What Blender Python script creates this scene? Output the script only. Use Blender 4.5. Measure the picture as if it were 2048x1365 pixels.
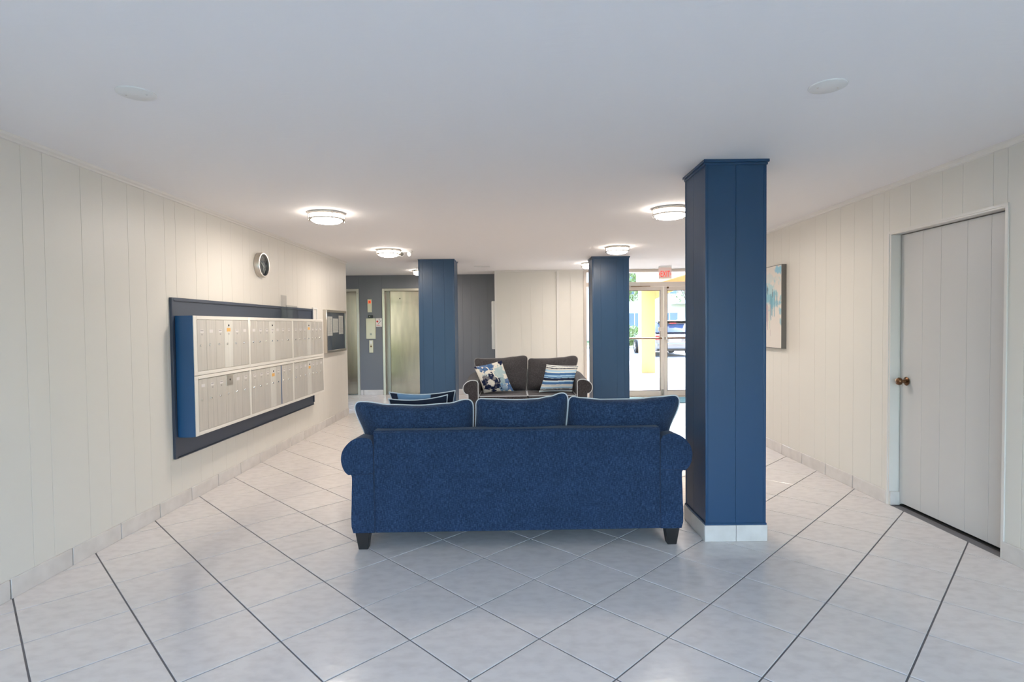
import bpy, bmesh, math, random
from mathutils import Vector, Matrix
random.seed(7)
PI = math.pi
C = bpy.context.scene.collection
scene = bpy.context.scene
for o in list(bpy.data.objects):
    bpy.data.objects.remove(o)

# ---------------------------------------------------------------- camera
cam_data = bpy.data.cameras.new('camera')
cam = bpy.data.objects.new('camera', cam_data)
C.objects.link(cam)
cam_data.sensor_width = 36.0
cam_data.lens = 36.0 * 1109.44 / 2048
cam_data.clip_start = 0.05
cam_data.clip_end = 400
PITCH, ROLL = 0.02823, 0.0104
cam.matrix_world = (Matrix.Translation((0, 0, 1.4056)) @ Matrix.Rotation(PI/2 - PITCH, 4, 'X')
                    @ Matrix.Rotation(-ROLL, 4, 'Z'))
scene.camera = cam

# ---------------------------------------------------------------- world, sun, exposure
world = bpy.data.worlds.new('sky')
scene.world = world
world.use_nodes = True
wn = world.node_tree
wn.nodes.clear()
sky = wn.nodes.new('ShaderNodeTexSky')
sky.sky_type = 'NISHITA'
sky.sun_disc = False
sky.sun_elevation = math.radians(48)
sky.sun_rotation = math.radians(25)
sky.air_density = 1.0
sky.dust_density = 2.0
sky.ozone_density = 1.1
bg = wn.nodes.new('ShaderNodeBackground')
bg.inputs['Strength'].default_value = 0.82
wo = wn.nodes.new('ShaderNodeOutputWorld')
wn.links.new(sky.outputs[0], bg.inputs[0])
wn.links.new(bg.outputs[0], wo.inputs[0])

sun_data = bpy.data.lights.new('sun', 'SUN')
sun_data.energy = 3.6
sun_data.angle = math.radians(0.6)
sun_data.color = (1.0, 0.95, 0.86)
sun = bpy.data.objects.new('sun', sun_data)
C.objects.link(sun)
sun.location = (6, 20, 20)
_d = Vector((math.sin(math.radians(25))*math.cos(math.radians(48)), math.cos(math.radians(25))*math.cos(math.radians(48)), math.sin(math.radians(48))))
sun.rotation_euler = _d.to_track_quat('Z', 'Y').to_euler()

# light portal in the assumed glazed opening behind the camera (guides sky sampling only)
por_data = bpy.data.lights.new('portal', 'AREA')
por_data.shape = 'RECTANGLE'
por_data.size = 5.1
por_data.size_y = 2.25
por_data.cycles.is_portal = True
por = bpy.data.objects.new('portal', por_data)
C.objects.link(por)
por.location = (0.12, -1.42, 1.15)
por.rotation_euler = (PI/2, 0, PI)      # emits towards +y
LAMP = 9.0
LAMP_W = 6.3

scene.view_settings.view_transform = 'Standard'
scene.view_settings.look = 'None'
scene.view_settings.gamma = 1.0
scene.view_settings.use_curve_mapping = False
scene.view_settings.exposure = 1.46

# ---------------------------------------------------------------- materials
def new_mat(name):
    m = bpy.data.materials.new(name)
    m.use_nodes = True
    nt = m.node_tree
    b = nt.nodes['Principled BSDF']
    return m, nt, b

def L(c):
    return (c[0], c[1], c[2], 1.0)

def srgb(r, g, b):
    def f(v):
        v /= 255.0
        return v/12.92 if v <= 0.04045 else ((v+0.055)/1.055)**2.4
    return (f(r), f(g), f(b))

def mat(name, col, rough=0.5, metal=0.0, spec=0.5, col2=None, scale=20.0, stretch=(1, 1, 1), bump=0.0, bscale=None,
        rnd=0.0, detail=3.0, coat=0.0, lo=0.35, hi=0.65):
    m, nt, b = new_mat(name)
    b.inputs['Base Color'].default_value = L(col)
    b.inputs['Roughness'].default_value = rough
    b.inputs['Metallic'].default_value = metal
    b.inputs['Specular IOR Level'].default_value = spec
    b.inputs['Coat Weight'].default_value = coat
    out = None
    if col2 is not None or bump:
        tc = nt.nodes.new('ShaderNodeTexCoord')
        mp = nt.nodes.new('ShaderNodeMapping')
        mp.inputs['Scale'].default_value = stretch
        nt.links.new(tc.outputs['Object'], mp.inputs[0])
        if rnd:
            oi = nt.nodes.new('ShaderNodeObjectInfo')
            vm = nt.nodes.new('ShaderNodeVectorMath'); vm.operation = 'SCALE'
            cx = nt.nodes.new('ShaderNodeCombineXYZ')
            nt.links.new(oi.outputs['Random'], cx.inputs[0])
            nt.links.new(oi.outputs['Random'], cx.inputs[1])
            nt.links.new(cx.outputs[0], vm.inputs[0])
            vm.inputs['Scale'].default_value = 37.0
            nt.links.new(vm.outputs[0], mp.inputs['Location'])
    if col2 is not None:
        nz = nt.nodes.new('ShaderNodeTexNoise')
        nz.inputs['Scale'].default_value = scale
        nz.inputs['Detail'].default_value = detail
        nt.links.new(mp.outputs[0], nz.inputs['Vector'])
        mr = nt.nodes.new('ShaderNodeMapRange')
        mr.inputs[1].default_value = lo; mr.inputs[2].default_value = hi
        nt.links.new(nz.outputs[0], mr.inputs[0])
        mx = nt.nodes.new('ShaderNodeMix'); mx.data_type = 'RGBA'
        mx.inputs[6].default_value = L(col); mx.inputs[7].default_value = L(col2)
        nt.links.new(mr.outputs[0], mx.inputs[0])
        nt.links.new(mx.outputs[2], b.inputs['Base Color'])
    if bump:
        nb = nt.nodes.new('ShaderNodeTexNoise')
        nb.inputs['Scale'].default_value = bscale or scale
        nb.inputs['Detail'].default_value = 4
        nt.links.new(mp.outputs[0], nb.inputs['Vector'])
        bp = nt.nodes.new('ShaderNodeBump')
        bp.inputs['Strength'].default_value = bump
        bp.inputs['Distance'].default_value = 0.01
        nt.links.new(nb.outputs[0], bp.inputs['Height'])
        nt.links.new(bp.outputs[0], b.inputs['Normal'])
    return m

def emit_mat(name, col, strength):
    m, nt, b = new_mat(name)
    b.inputs['Base Color'].default_value = L(col)
    b.inputs['Emission Color'].default_value = L(col)
    b.inputs['Emission Strength'].default_value = strength
    b.inputs['Roughness'].default_value = 0.4
    return m

def glass_mat(name, tint=(0.97, 0.985, 0.98), refl=1.0, rough=0.0):
    m, nt, b = new_mat(name)
    nt.nodes.remove(b)
    out = nt.nodes['Material Output']
    tr = nt.nodes.new('ShaderNodeBsdfTransparent'); tr.inputs[0].default_value = L(tint)
    gl = nt.nodes.new('ShaderNodeBsdfGlossy'); gl.inputs['Roughness'].default_value = rough
    fr = nt.nodes.new('ShaderNodeFresnel'); fr.inputs[0].default_value = 1.45
    mm = nt.nodes.new('ShaderNodeMath'); mm.operation = 'MULTIPLY'; mm.inputs[1].default_value = refl
    mx = nt.nodes.new('ShaderNodeMixShader')
    ge = nt.nodes.new('ShaderNodeNewGeometry')
    mi = nt.nodes.new('ShaderNodeMapRange'); mi.inputs[3].default_value = 1.45; mi.inputs[4].default_value = 1/1.45
    nt.links.new(ge.outputs['Backfacing'], mi.inputs[0]); nt.links.new(mi.outputs[0], fr.inputs[0])
    nt.links.new(fr.outputs[0], mm.inputs[0]); nt.links.new(mm.outputs[0], mx.inputs[0])
    nt.links.new(tr.outputs[0], mx.inputs[1]); nt.links.new(gl.outputs[0], mx.inputs[2])
    nt.links.new(mx.outputs[0], out.inputs[0])
    return m

def vcol_mat(name, rough=0.85, bump=0.15):
    m, nt, b = new_mat(name)
    a = nt.nodes.new('ShaderNodeVertexColor'); a.layer_name = 'Col'
    nt.links.new(a.outputs[0], b.inputs['Base Color'])
    b.inputs['Roughness'].default_value = rough
    b.inputs['Specular IOR Level'].default_value = 0.2
    nz = nt.nodes.new('ShaderNodeTexNoise'); nz.inputs['Scale'].default_value = 400
    bp = nt.nodes.new('ShaderNodeBump'); bp.inputs['Strength'].default_value = bump; bp.inputs['Distance'].default_value = 0.003
    nt.links.new(nz.outputs[0], bp.inputs['Height']); nt.links.new(bp.outputs[0], b.inputs['Normal'])
    return m

def fabric_mat(name, c1, c2, c3):
    m, nt, b = new_mat(name)
    b.inputs['Roughness'].default_value = 0.92
    b.inputs['Specular IOR Level'].default_value = 0.15
    tc = nt.nodes.new('ShaderNodeTexCoord')
    def nz(sc, st, det=2):
        mp = nt.nodes.new('ShaderNodeMapping'); mp.inputs['Scale'].default_value = st
        nt.links.new(tc.outputs['Object'], mp.inputs[0])
        n = nt.nodes.new('ShaderNodeTexNoise'); n.inputs['Scale'].default_value = sc; n.inputs['Detail'].default_value = det
        nt.links.new(mp.outputs[0], n.inputs['Vector'])
        return n
    n1 = nz(260, (1.0, 1.0, 0.12)); n2 = nz(240, (0.25, 1.0, 1.0)); n3 = nz(7, (1, 1, 1), 3)
    ad = nt.nodes.new('ShaderNodeMath'); ad.operation = 'ADD'
    nt.links.new(n1.outputs[0], ad.inputs[0]); nt.links.new(n2.outputs[0], ad.inputs[1])
    r = nt.nodes.new('ShaderNodeValToRGB')
    r.color_ramp.elements[0].position = 0.78/2; r.color_ramp.elements[0].color = L(c1)
    r.color_ramp.elements[1].position = 1.25/2; r.color_ramp.elements[1].color = L(c3)
    e = r.color_ramp.elements.new(0.5); e.color = L(c2)
    hf = nt.nodes.new('ShaderNodeMath'); hf.operation = 'MULTIPLY'; hf.inputs[1].default_value = 0.5
    nt.links.new(ad.outputs[0], hf.inputs[0]); nt.links.new(hf.outputs[0], r.inputs[0])
    mx = nt.nodes.new('ShaderNodeMix'); mx.data_type = 'RGBA'; mx.blend_type = 'MULTIPLY'
    mr = nt.nodes.new('ShaderNodeMapRange'); mr.inputs[1].default_value = 0.3; mr.inputs[2].default_value = 0.7
    mr.inputs[3].default_value = 0.88; mr.inputs[4].default_value = 1.1
    nt.links.new(n3.outputs[0], mr.inputs[0]); mx.inputs[0].default_value = 1.0
    nt.links.new(r.outputs[0], mx.inputs[6]); nt.links.new(mr.outputs[0], mx.inputs[7])
    nt.links.new(mx.outputs[2], b.inputs['Base Color'])
    bp = nt.nodes.new('ShaderNodeBump'); bp.inputs['Strength'].default_value = 0.35; bp.inputs['Distance'].default_value = 0.002
    nt.links.new(ad.outputs[0], bp.inputs['Height']); nt.links.new(bp.outputs[0], b.inputs['Normal'])
    b.inputs['Sheen Weight'].default_value = 0.15
    return m

M = {}
M['wall'] = mat('cream paint', (0.735, 0.695, 0.63), 0.42, spec=0.35, bump=0.03, bscale=60)
M['wall_trim'] = mat('cream trim paint', (0.74, 0.70, 0.65), 0.35)
M['door'] = mat('pale grey door paint', (0.60, 0.58, 0.56), 0.4, bump=0.02, bscale=50)
M['ceiling'] = mat('ceiling plaster', (0.88, 0.855, 0.85), 0.75, spec=0.2, bump=0.12, bscale=11, stretch=(1.0, 3.0, 1.0))
M['tile'] = mat('floor tile', (0.76, 0.70, 0.66), 0.17, spec=0.5, col2=(0.67, 0.61, 0.575), scale=13, stretch=(1, 1.7, 1),
                bump=0.10, bscale=9, rnd=1, detail=8, lo=0.42, hi=0.75)
M['base_tile'] = mat('base tile', (0.71, 0.66, 0.62), 0.3, col2=(0.63, 0.58, 0.54), scale=9, rnd=1, detail=6)
M['grout'] = mat('grout', (0.20, 0.19, 0.195), 0.8, spec=0.2)
M['grout_dark'] = mat('dark grout', (0.09, 0.085, 0.09), 0.8, spec=0.1)
M['navy'] = mat('navy column paint', (0.013, 0.055, 0.130), 0.36, spec=0.5, bump=0.04, bscale=70, stretch=(1, 1, 0.15))
M['blue_wall'] = mat('slate blue wall paint', (0.165, 0.170, 0.190), 0.45, spec=0.4)
M['board_blue'] = mat('navy board paint', (0.040, 0.054, 0.085), 0.4)
M['case_blue'] = mat('navy case paint', (0.018, 0.085, 0.21), 0.35)
M['steel'] = mat('brushed steel', (0.40, 0.335, 0.27), 0.15, metal=1.0, col2=(0.34, 0.29, 0.235), scale=5, stretch=(3, 3, 0.4), bump=0.05, bscale=1.2)
_b = M['steel'].node_tree.nodes['Principled BSDF']
_b.inputs['Roughness'].default_value = 0.22
_b.inputs['Anisotropic'].default_value = 0.8
_t = M['steel'].node_tree.nodes.new('ShaderNodeTangent'); _t.direction_type = 'RADIAL'; _t.axis = 'Z'
M['steel'].node_tree.links.new(_t.outputs[0], _b.inputs['Tangent'])
M['steel_frame'] = mat('steel frame', (0.55, 0.49, 0.43), 0.36, metal=1.0)
M['steel_dark'] = mat('dark steel', (0.30, 0.28, 0.25), 0.4, metal=1.0)
M['brass_plate'] = mat('pale brass plate', (0.58, 0.51, 0.39), 0.4, metal=0.5)
M['chrome'] = mat('chrome', (0.75, 0.74, 0.72), 0.16, metal=1.0)
M['nickel'] = mat('brushed nickel', (0.62, 0.58, 0.53), 0.3, metal=1.0)
M['alum'] = mat('mailbox aluminium', (0.66, 0.62, 0.57), 0.42, metal=0.45, col2=(0.56, 0.53, 0.49), scale=3, stretch=(1, 55, 0.6), rnd=1, detail=3)
M['alum2'] = mat('bright mailbox aluminium', (0.78, 0.76, 0.71), 0.38, metal=0.35, col2=(0.68, 0.65, 0.6), scale=3, stretch=(1, 60, 0.6), rnd=1)
M['mail_frame'] = mat('mailbox frame', (0.80, 0.76, 0.70), 0.35, metal=0.15)
M['black'] = mat('black', (0.012, 0.012, 0.013), 0.4)
M['dark'] = mat('dark gap', (0.02, 0.018, 0.016), 0.8)
M['leg'] = mat('black wood', (0.016, 0.015, 0.016), 0.35)
M['bronze'] = mat('antique bronze', (0.16, 0.085, 0.045), 0.3, metal=0.9)
M['white'] = mat('white plastic', (0.78, 0.77, 0.75), 0.4)
M['paper'] = mat('paper', (0.74, 0.70, 0.68), 0.8)
M['ink'] = mat('ink', (0.12, 0.11, 0.12), 0.8)
M['ink_soft'] = mat('soft print', (0.42, 0.39, 0.38), 0.8)
M['orange'] = mat('orange sticker', (0.78, 0.43, 0.12), 0.6)
M['red'] = mat('red', (0.55, 0.03, 0.02), 0.5)
M['red_ind'] = emit_mat('red indicator', (0.85, 0.10, 0.03), 0.25)
M['exit_red'] = emit_mat('exit letters', (0.80, 0.05, 0.035), 0.30)
M['exit_body'] = mat('exit panel', (0.85, 0.66, 0.60), 0.35)
M['felt'] = mat('navy felt', (0.032, 0.055, 0.105), 0.9)
M['glass'] = glass_mat('clear glass')
M['acrylic'] = glass_mat('clear acrylic', (0.975, 0.98, 0.985), 1.2, 0.03)
M['fabric_cool_cast'] = fabric_mat('upholstery with blue daylight cast', (0.011, 0.022, 0.052), (0.018, 0.038, 0.088), (0.037, 0.070, 0.138))  # same navy charcoal set as the loveseat; blue daylight put into the colour
M['fabric_warm_cast'] = fabric_mat('upholstery with warm lamp cast', (0.034, 0.031, 0.034), (0.056, 0.051, 0.054), (0.096, 0.089, 0.092))  # same upholstery as the sofa, with warm lamplight put into the colour
M['piping'] = mat('pale piping', (0.60, 0.63, 0.66), 0.8)
M['piping_grey'] = mat('grey piping', (0.36, 0.35, 0.34), 0.8)
M['print'] = vcol_mat('printed fabric')
M['paint_print'] = vcol_mat('painted canvas', 0.6, 0.3)
M['canvas_side'] = mat('grey canvas side', (0.15, 0.142, 0.13), 0.6)
M['mat'] = mat('teal mat', (0.035, 0.13, 0.16), 0.95)
M['entry_frame'] = mat('beige aluminium frame', (0.62, 0.54, 0.47), 0.38, metal=0.2)
M['gasket'] = mat('dark gasket', (0.10, 0.07, 0.05), 0.5)
M['concrete'] = mat('concrete paving', (0.42, 0.41, 0.40), 0.85, col2=(0.37, 0.365, 0.36), scale=2, bump=0.1, bscale=30)
M['asphalt'] = mat('asphalt', (0.24, 0.24, 0.25), 0.9, col2=(0.18, 0.18, 0.19), scale=12)
M['grass'] = mat('grass', (0.075, 0.115, 0.03), 0.9, col2=(0.13, 0.17, 0.05), scale=3, bump=0.5, bscale=40)
M['yellow'] = mat('yellow stucco', (0.74, 0.53, 0.27), 0.8, bump=0.15, bscale=40)
M['cream_stucco'] = mat('pale stucco', (0.76, 0.73, 0.68), 0.85, bump=0.1, bscale=30)
M['win_dark'] = mat('window blue', (0.16, 0.24, 0.38), 0.12)
M['leaf'] = mat('leaf', (0.09, 0.18, 0.035), 0.6, col2=(0.16, 0.27, 0.06), scale=3)
M['leaf_pale'] = mat('pale leaf', (0.20, 0.30, 0.10), 0.6, col2=(0.30, 0.38, 0.16), scale=3)
M['bark'] = mat('bark', (0.22, 0.18, 0.15), 0.9, col2=(0.3, 0.26, 0.22), scale=10)
M['car'] = mat('grey car paint', (0.22, 0.24, 0.27), 0.25, metal=0.5, coat=0.8)
M['car_glass'] = mat('car glass', (0.04, 0.07, 0.15), 0.05, spec=0.9)
M['tyre'] = mat('tyre', (0.02, 0.02, 0.02), 0.85)
M['tail'] = mat('tail light', (0.5, 0.03, 0.03), 0.2)
M['roof'] = mat('roof felt', (0.30, 0.27, 0.25), 0.9)
M['diffuser'] = emit_mat('lamp diffuser', (1.0, 0.91, 0.82), LAMP)

# ---------------------------------------------------------------- mesh helpers
class MB:
    def __init__(s):
        s.v = []; s.f = []; s.smooth = False
    def add(s, vs, fs):
        n = len(s.v)
        s.v += [tuple(p) for p in vs]
        s.f += [tuple(i+n for i in f) for f in fs]
        return s
    def box(s, x0, x1, y0, y1, z0, z1):
        x0, x1 = min(x0, x1), max(x0, x1); y0, y1 = min(y0, y1), max(y0, y1); z0, z1 = min(z0, z1), max(z0, z1)
        return s.add([(x0,y0,z0),(x1,y0,z0),(x1,y1,z0),(x0,y1,z0),(x0,y0,z1),(x1,y0,z1),(x1,y1,z1),(x0,y1,z1)],
                     [(0,3,2,1),(4,5,6,7),(0,1,5,4),(1,2,6,5),(2,3,7,6),(3,0,4,7)])
    def frustum(s, cx, cy, z0, z1, w0, w1, d0=None, d1=None):
        d0 = d0 or w0; d1 = d1 or w1
        vs = [(cx-w0/2,cy-d0/2,z0),(cx+w0/2,cy-d0/2,z0),(cx+w0/2,cy+d0/2,z0),(cx-w0/2,cy+d0/2,z0),
              (cx-w1/2,cy-d1/2,z1),(cx+w1/2,cy-d1/2,z1),(cx+w1/2,cy+d1/2,z1),(cx-w1/2,cy+d1/2,z1)]
        return s.add(vs, [(0,3,2,1),(4,5,6,7),(0,1,5,4),(1,2,6,5),(2,3,7,6),(3,0,4,7)])
    def prism(s, pts, axis, a, b):
        """closed polygon pts (p,q) extruded along axis from a to b"""
        def P(p, q, t):
            return {'x': (t, p, q), 'y': (p, t, q), 'z': (p, q, t)}[axis]
        n = len(pts)
        vs = [P(p, q, a) for p, q in pts] + [P(p, q, b) for p, q in pts]
        fs = [tuple(range(n)), tuple(range(2*n-1, n-1, -1))] + [(i, i+n, (i+1) % n+n, (i+1) % n) for i in range(n)]
        return s.add(vs, fs)
    def lathe(s, prof, c=(0, 0, 0), axis='z', n=24):
        """profile of (r, t) along axis"""
        vs = []; fs = []
        for r, t in prof:
            for k in range(n):
                a = 2*PI*k/n
                p, q = r*math.cos(a), r*math.sin(a)
                v = {'z': (p, q, t), 'x': (t, p, q), 'y': (p, t, q)}[axis]
                vs.append((v[0]+c[0], v[1]+c[1], v[2]+c[2]))
        m = len(prof)
        for i in range(m-1):
            for k in range(n):
                fs.append((i*n+k, i*n+(k+1) % n, (i+1)*n+(k+1) % n, (i+1)*n+k))
        fs.append(tuple(range(n-1, -1, -1))); fs.append(tuple((m-1)*n+k for k in range(n)))
        return s.add(vs, fs)
    def tube(s, pts, r, n=6, closed=False):
        pts = [Vector(p) for p in pts]
        m = len(pts); vs = []; fs = []
        up = None
        for i in range(m):
            if closed: t = pts[(i+1) % m]-pts[i-1]
            else: t = pts[min(i+1, m-1)]-pts[max(i-1, 0)]
            t.normalize()
            if up is None:
                up = Vector((0, 0, 1)) if abs(t.z) < 0.9 else Vector((1, 0, 0))
            a = t.cross(up)
            if a.length < 1e-5: a = t.orthogonal()
            a.normalize(); b = t.cross(a).normalized(); up = -b
            rr = r[i] if isinstance(r, (list, tuple)) else r
            for k in range(n):
                th = 2*PI*k/n
                vs.append(pts[i]+a*rr*math.cos(th)+b*rr*math.sin(th))
        for i in range(m if closed else m-1):
            j = (i+1) % m
            for k in range(n):
                fs.append((i*n+k, i*n+(k+1) % n, j*n+(k+1) % n, j*n+k))
        if not closed:
            fs.append(tuple(range(n-1, -1, -1))); fs.append(tuple((m-1)*n+k for k in range(n)))
        return s.add(vs, fs)
    def mesh(s, name, m, smooth=False, bevel=0.0, seg=2):
        me = bpy.data.meshes.new(name)
        me.from_pydata(s.v, [], s.f)
        bm = bmesh.new(); bm.from_mesh(me)
        bmesh.ops.recalc_face_normals(bm, faces=bm.faces)
        if bevel:
            es = [e for e in bm.edges if len(e.link_faces) == 2 and e.calc_face_angle(0) > 0.5]
            bmesh.ops.bevel(bm, geom=es, offset=bevel, segments=seg, affect='EDGES', profile=0.6, clamp_overlap=True)
        for f in bm.faces: f.smooth = smooth or bool(bevel)
        bm.to_mesh(me); bm.free()
        if (smooth or bevel):
            try: me.set_sharp_from_angle(angle=math.radians(40))
            except Exception: pass
        if m is not None: me.materials.append(m)
        return me
    def build(s, name, m, parent=None, smooth=False, bevel=0.0, seg=2, **kw):
        return obj(name, s.mesh(name, m, smooth, bevel, seg), parent, **kw)

def obj(name, me, parent=None, label=None, cat=None, group=None, kind=None, loc=None):
    o = bpy.data.objects.new(name, me)
    C.objects.link(o)
    if parent is not None: o.parent = parent
    if loc is not None: o.location = loc
    tag(o, label, cat, group, kind)
    return o

def tag(o, label=None, cat=None, group=None, kind=None):
    if label: o['label'] = label
    if cat: o['category'] = cat
    if group: o['group'] = group
    if kind: o['kind'] = kind
    return o

def thing(name, label, cat, loc=(0, 0, 0), rz=0.0, group=None):
    o = bpy.data.objects.new(name, None)
    C.objects.link(o)
    o.location = loc; o.rotation_euler = (0, 0, rz)
    o.empty_display_size = 0.1
    return tag(o, label, cat, group)

def copy_tree(o, parent=None):
    c = o.copy(); C.objects.link(c)
    if parent is not None: c.parent = parent
    for ch in list(o.children): copy_tree(ch, c)
    return c

def struct(o):
    o['kind'] = 'structure'
    return o

def text_mesh(s, size, depth, m, align='CENTER'):
    cu = bpy.data.curves.new('lettering', 'FONT')
    cu.body = s; cu.size = size; cu.extrude = depth; cu.align_x = align; cu.align_y = 'CENTER'
    cu.resolution_u = 2
    t = bpy.data.objects.new('lettering', cu); C.objects.link(t)
    dg = bpy.context.evaluated_depsgraph_get()
    me = bpy.data.meshes.new_from_object(t.evaluated_get(dg))
    bpy.data.objects.remove(t)
    me.materials.clear(); me.materials.append(m)
    return me

# ================================================================ STRUCTURE
XL, XR = -2.64, 2.88          # room side walls
YB, YE = -1.3, 8.88           # back glazed wall, end of the side walls
YF, YG = 11.4, 10.7           # elevator wall, entry wall
HC, HC2 = 2.44, 2.46
CXL, CXR = -5.2, 5.3
T = 0.41
# ---- floor: grout bed, tiles laid at 45 degrees as separate pieces
floor = struct(MB().add([(XL-.15,YB,-.004),(XR+.15,YB,-.004),(XR+.15,YE,-.004),(CXR,YE,-.004),(CXR,YG+.06,-.004),(-.2,YG+.06,-.004),(-.2,YF+.12,-.004),(CXL,YF+.12,-.004),(CXL,YE,-.004),(XL-.15,YE,-.004)],
                        [(0,1,2,3,4,5,6,7,8,9)]).build('floor', M['grout']))
RECTS = [(XL, XR, YB, YE+0.001), (CXL, -0.30, YE-0.01, YF), (-0.30, CXR, YE-0.01, YG)]
def clip(poly, r):
    def cut(p, f, lerp):
        out = []
        for i in range(len(p)):
            a, b = p[i], p[(i+1) % len(p)]
            fa, fb = f(a), f(b)
            if fa >= 0: out.append(a)
            if (fa >= 0) != (fb >= 0):
                t = fa/(fa-fb); out.append((a[0]+(b[0]-a[0])*t, a[1]+(b[1]-a[1])*t))
        return out
    for f in (lambda q: q[0]-r[0], lambda q: r[1]-q[0], lambda q: q[1]-r[2], lambda q: r[3]-q[1]):
        if len(poly) < 3: return []
        poly = cut(poly, f, None)
    return poly if len(poly) >= 3 else []
def inside(p): return any(r[0] <= p[0] <= r[1] and r[2] <= p[1] <= r[3] for r in RECTS)
g = 0.0075
hd = (T-g)/math.sqrt(2)
dia = [(0, -hd), (hd, 0), (0, hd), (-hd, 0)]
def tile_geo(mb, poly, dz=0.0):
    n = len(poly)
    cx = sum(p[0] for p in poly)/n; cy = sum(p[1] for p in poly)/n
    k = 0.0018
    top = [(p[0]+(cx-p[0])*k/0.28, p[1]+(cy-p[1])*k/0.28, 0.0+dz) for p in poly]
    mid = [(p[0], p[1], -0.0012) for p in poly]
    bot = [(p[0], p[1], -0.004) for p in poly]
    vs = top+mid+bot
    fs = [tuple(range(n))]
    for i in range(n):
        j = (i+1) % n
        fs += [(i, i+n, j+n, j), (i+n, i+2*n, j+2*n, j+n)]
    mb.add(vs, fs)
full_me = None
mb = MB(); tile_geo(mb, dia); full_me = mb.mesh('tile', M['tile'])
th = math.radians(45.0)
ox, oy = -2.7907, 3.0289
ents = []
for i in range(-45, 60):
    for j in range(-60, 45):
        cx = ox + ((i+.5)*math.cos(th)+(j+.5)*math.sin(th))*T
        cy = oy + ((i+.5)*math.sin(th)-(j+.5)*math.cos(th))*T
        if not (CXL-.4 < cx < CXR+.4 and YB-.4 < cy < YF+.4): continue
        poly = [(p[0]+cx, p[1]+cy) for p in dia]
        if all(inside(p) for p in poly):
            ents.append((cy, cx, [poly], True))
        else:
            ps = [q for q in (clip(poly, r) for r in RECTS) if q]
            # skip slivers
            ps = [q for q in ps if abs(sum(q[a][0]*q[(a+1) % len(q)][1]-q[(a+1) % len(q)][0]*q[a][1] for a in range(len(q)))) > 0.002]
            if ps: ents.append((cy, cx, ps, False))
vis = sorted([e for e in ents if e[0] > 1.95 and abs(e[1]) < e[0]*0.98+0.5 and XL-.3 < e[1] < 3.3+.3], key=lambda e: (e[0]**2+e[1]**2))[:300]
vs_ids = set(id(e) for e in vis)
rest = MB()
for e in ents:
    if id(e) in vs_ids:
        cy, cx, ps, full = e
        if full:
            o = obj('tile', full_me, floor, loc=(cx, cy, random.uniform(-.0003, .0003)))
        else:
            mb = MB()
            for q in ps: tile_geo(mb, [(p[0]-cx, p[1]-cy) for p in q])
            o = obj('tile', mb.mesh('tile', M['tile']), floor, loc=(cx, cy, 0))
    else:
        for q in e[2]: tile_geo(rest, q)
rest.build('tile', M['tile'], floor, kind='stuff')

# ---- ceiling
ceiling = struct(MB().box(XL-.15, XR+.15, YB-.15, YE+.07, HC, HC+.25).build('ceiling', M['ceiling']))
ceiling2 = struct(MB().box(CXL-.1, CXR+.1, YE+.07, YF+.1, HC2, HC2+.25).build('ceiling', M['ceiling']))

# ---- walls with vertical grooved planks
def plank_wall(name, axis, plane, out, cuts, z0, z1, m, parent, gap=0.0016, th=0.003, holes=()):
    """planks between successive cuts along the wall; out = +1/-1 direction of face normal"""
    cuts = sorted(cuts)
    for a, b in zip(cuts[:-1], cuts[1:]):
        if b-a < 0.02: continue
        zz0 = z0
        w = (b-a-gap)/2; c = (a+b)/2
        for h in holes:
            if c > h[0] and c < h[1]: zz0 = h[2]
        zc = (zz0+z1)/2; hz = (z1-zz0)/2
        mb = MB(); e = 0.0008
        # shallow bevelled board: front face inset a little
        if axis == 'y':      # wall runs along y, normal along x
            vs = [(0,-w,-hz),(0,w,-hz),(0,w,hz),(0,-w,hz),(out*(th-e),-w,-hz),(out*(th-e),w,-hz),(out*(th-e),w,hz),(out*(th-e),-w,hz),
                  (out*th,-w+e,-hz),(out*th,w-e,-hz),(out*th,w-e,hz),(out*th,-w+e,hz)]
            loc = (plane-out*th, c, zc)
        else:
            vs = [(-w,0,-hz),(w,0,-hz),(w,0,hz),(-w,0,hz),(-w,out*(th-e),-hz),(w,out*(th-e),-hz),(w,out*(th-e),hz),(-w,out*(th-e),hz),
                  (-w+e,out*th,-hz),(w-e,out*th,-hz),(w-e,out*th,hz),(-w+e,out*th,hz)]
            loc = (c, plane-out*th, zc)
        fs = [(0,1,2,3),(0,4,5,1),(2,6,7,3),(1,5,6,2),(3,7,4,0),(4,8,9,5),(5,9,10,6),(6,10,11,7),(7,11,8,4),(8,9,10,11)]
        mb.add(vs, fs)
        mb.build('plank', m, parent, loc=loc)

def groove_list(start, per, offs, lo, hi):
    out = [lo]
    k = -10
    while start+per*k < hi:
        for o in offs:
            v = start+per*k+o
            if lo+.05 < v < hi-.05: out.append(v)
        k += 1
    return out+[hi]

wl = struct(MB().box(XL-.15, XL-.003, YB, YE, 0, HC).build('wall_left', M['wall']))
plank_wall('l', 'y', XL, 1, groove_list(3.155, 1.233, [0, .274, .456, .688, .867, 1.094], YB, YE), 0.10, HC-.002, M['wall'], wl)
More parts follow.
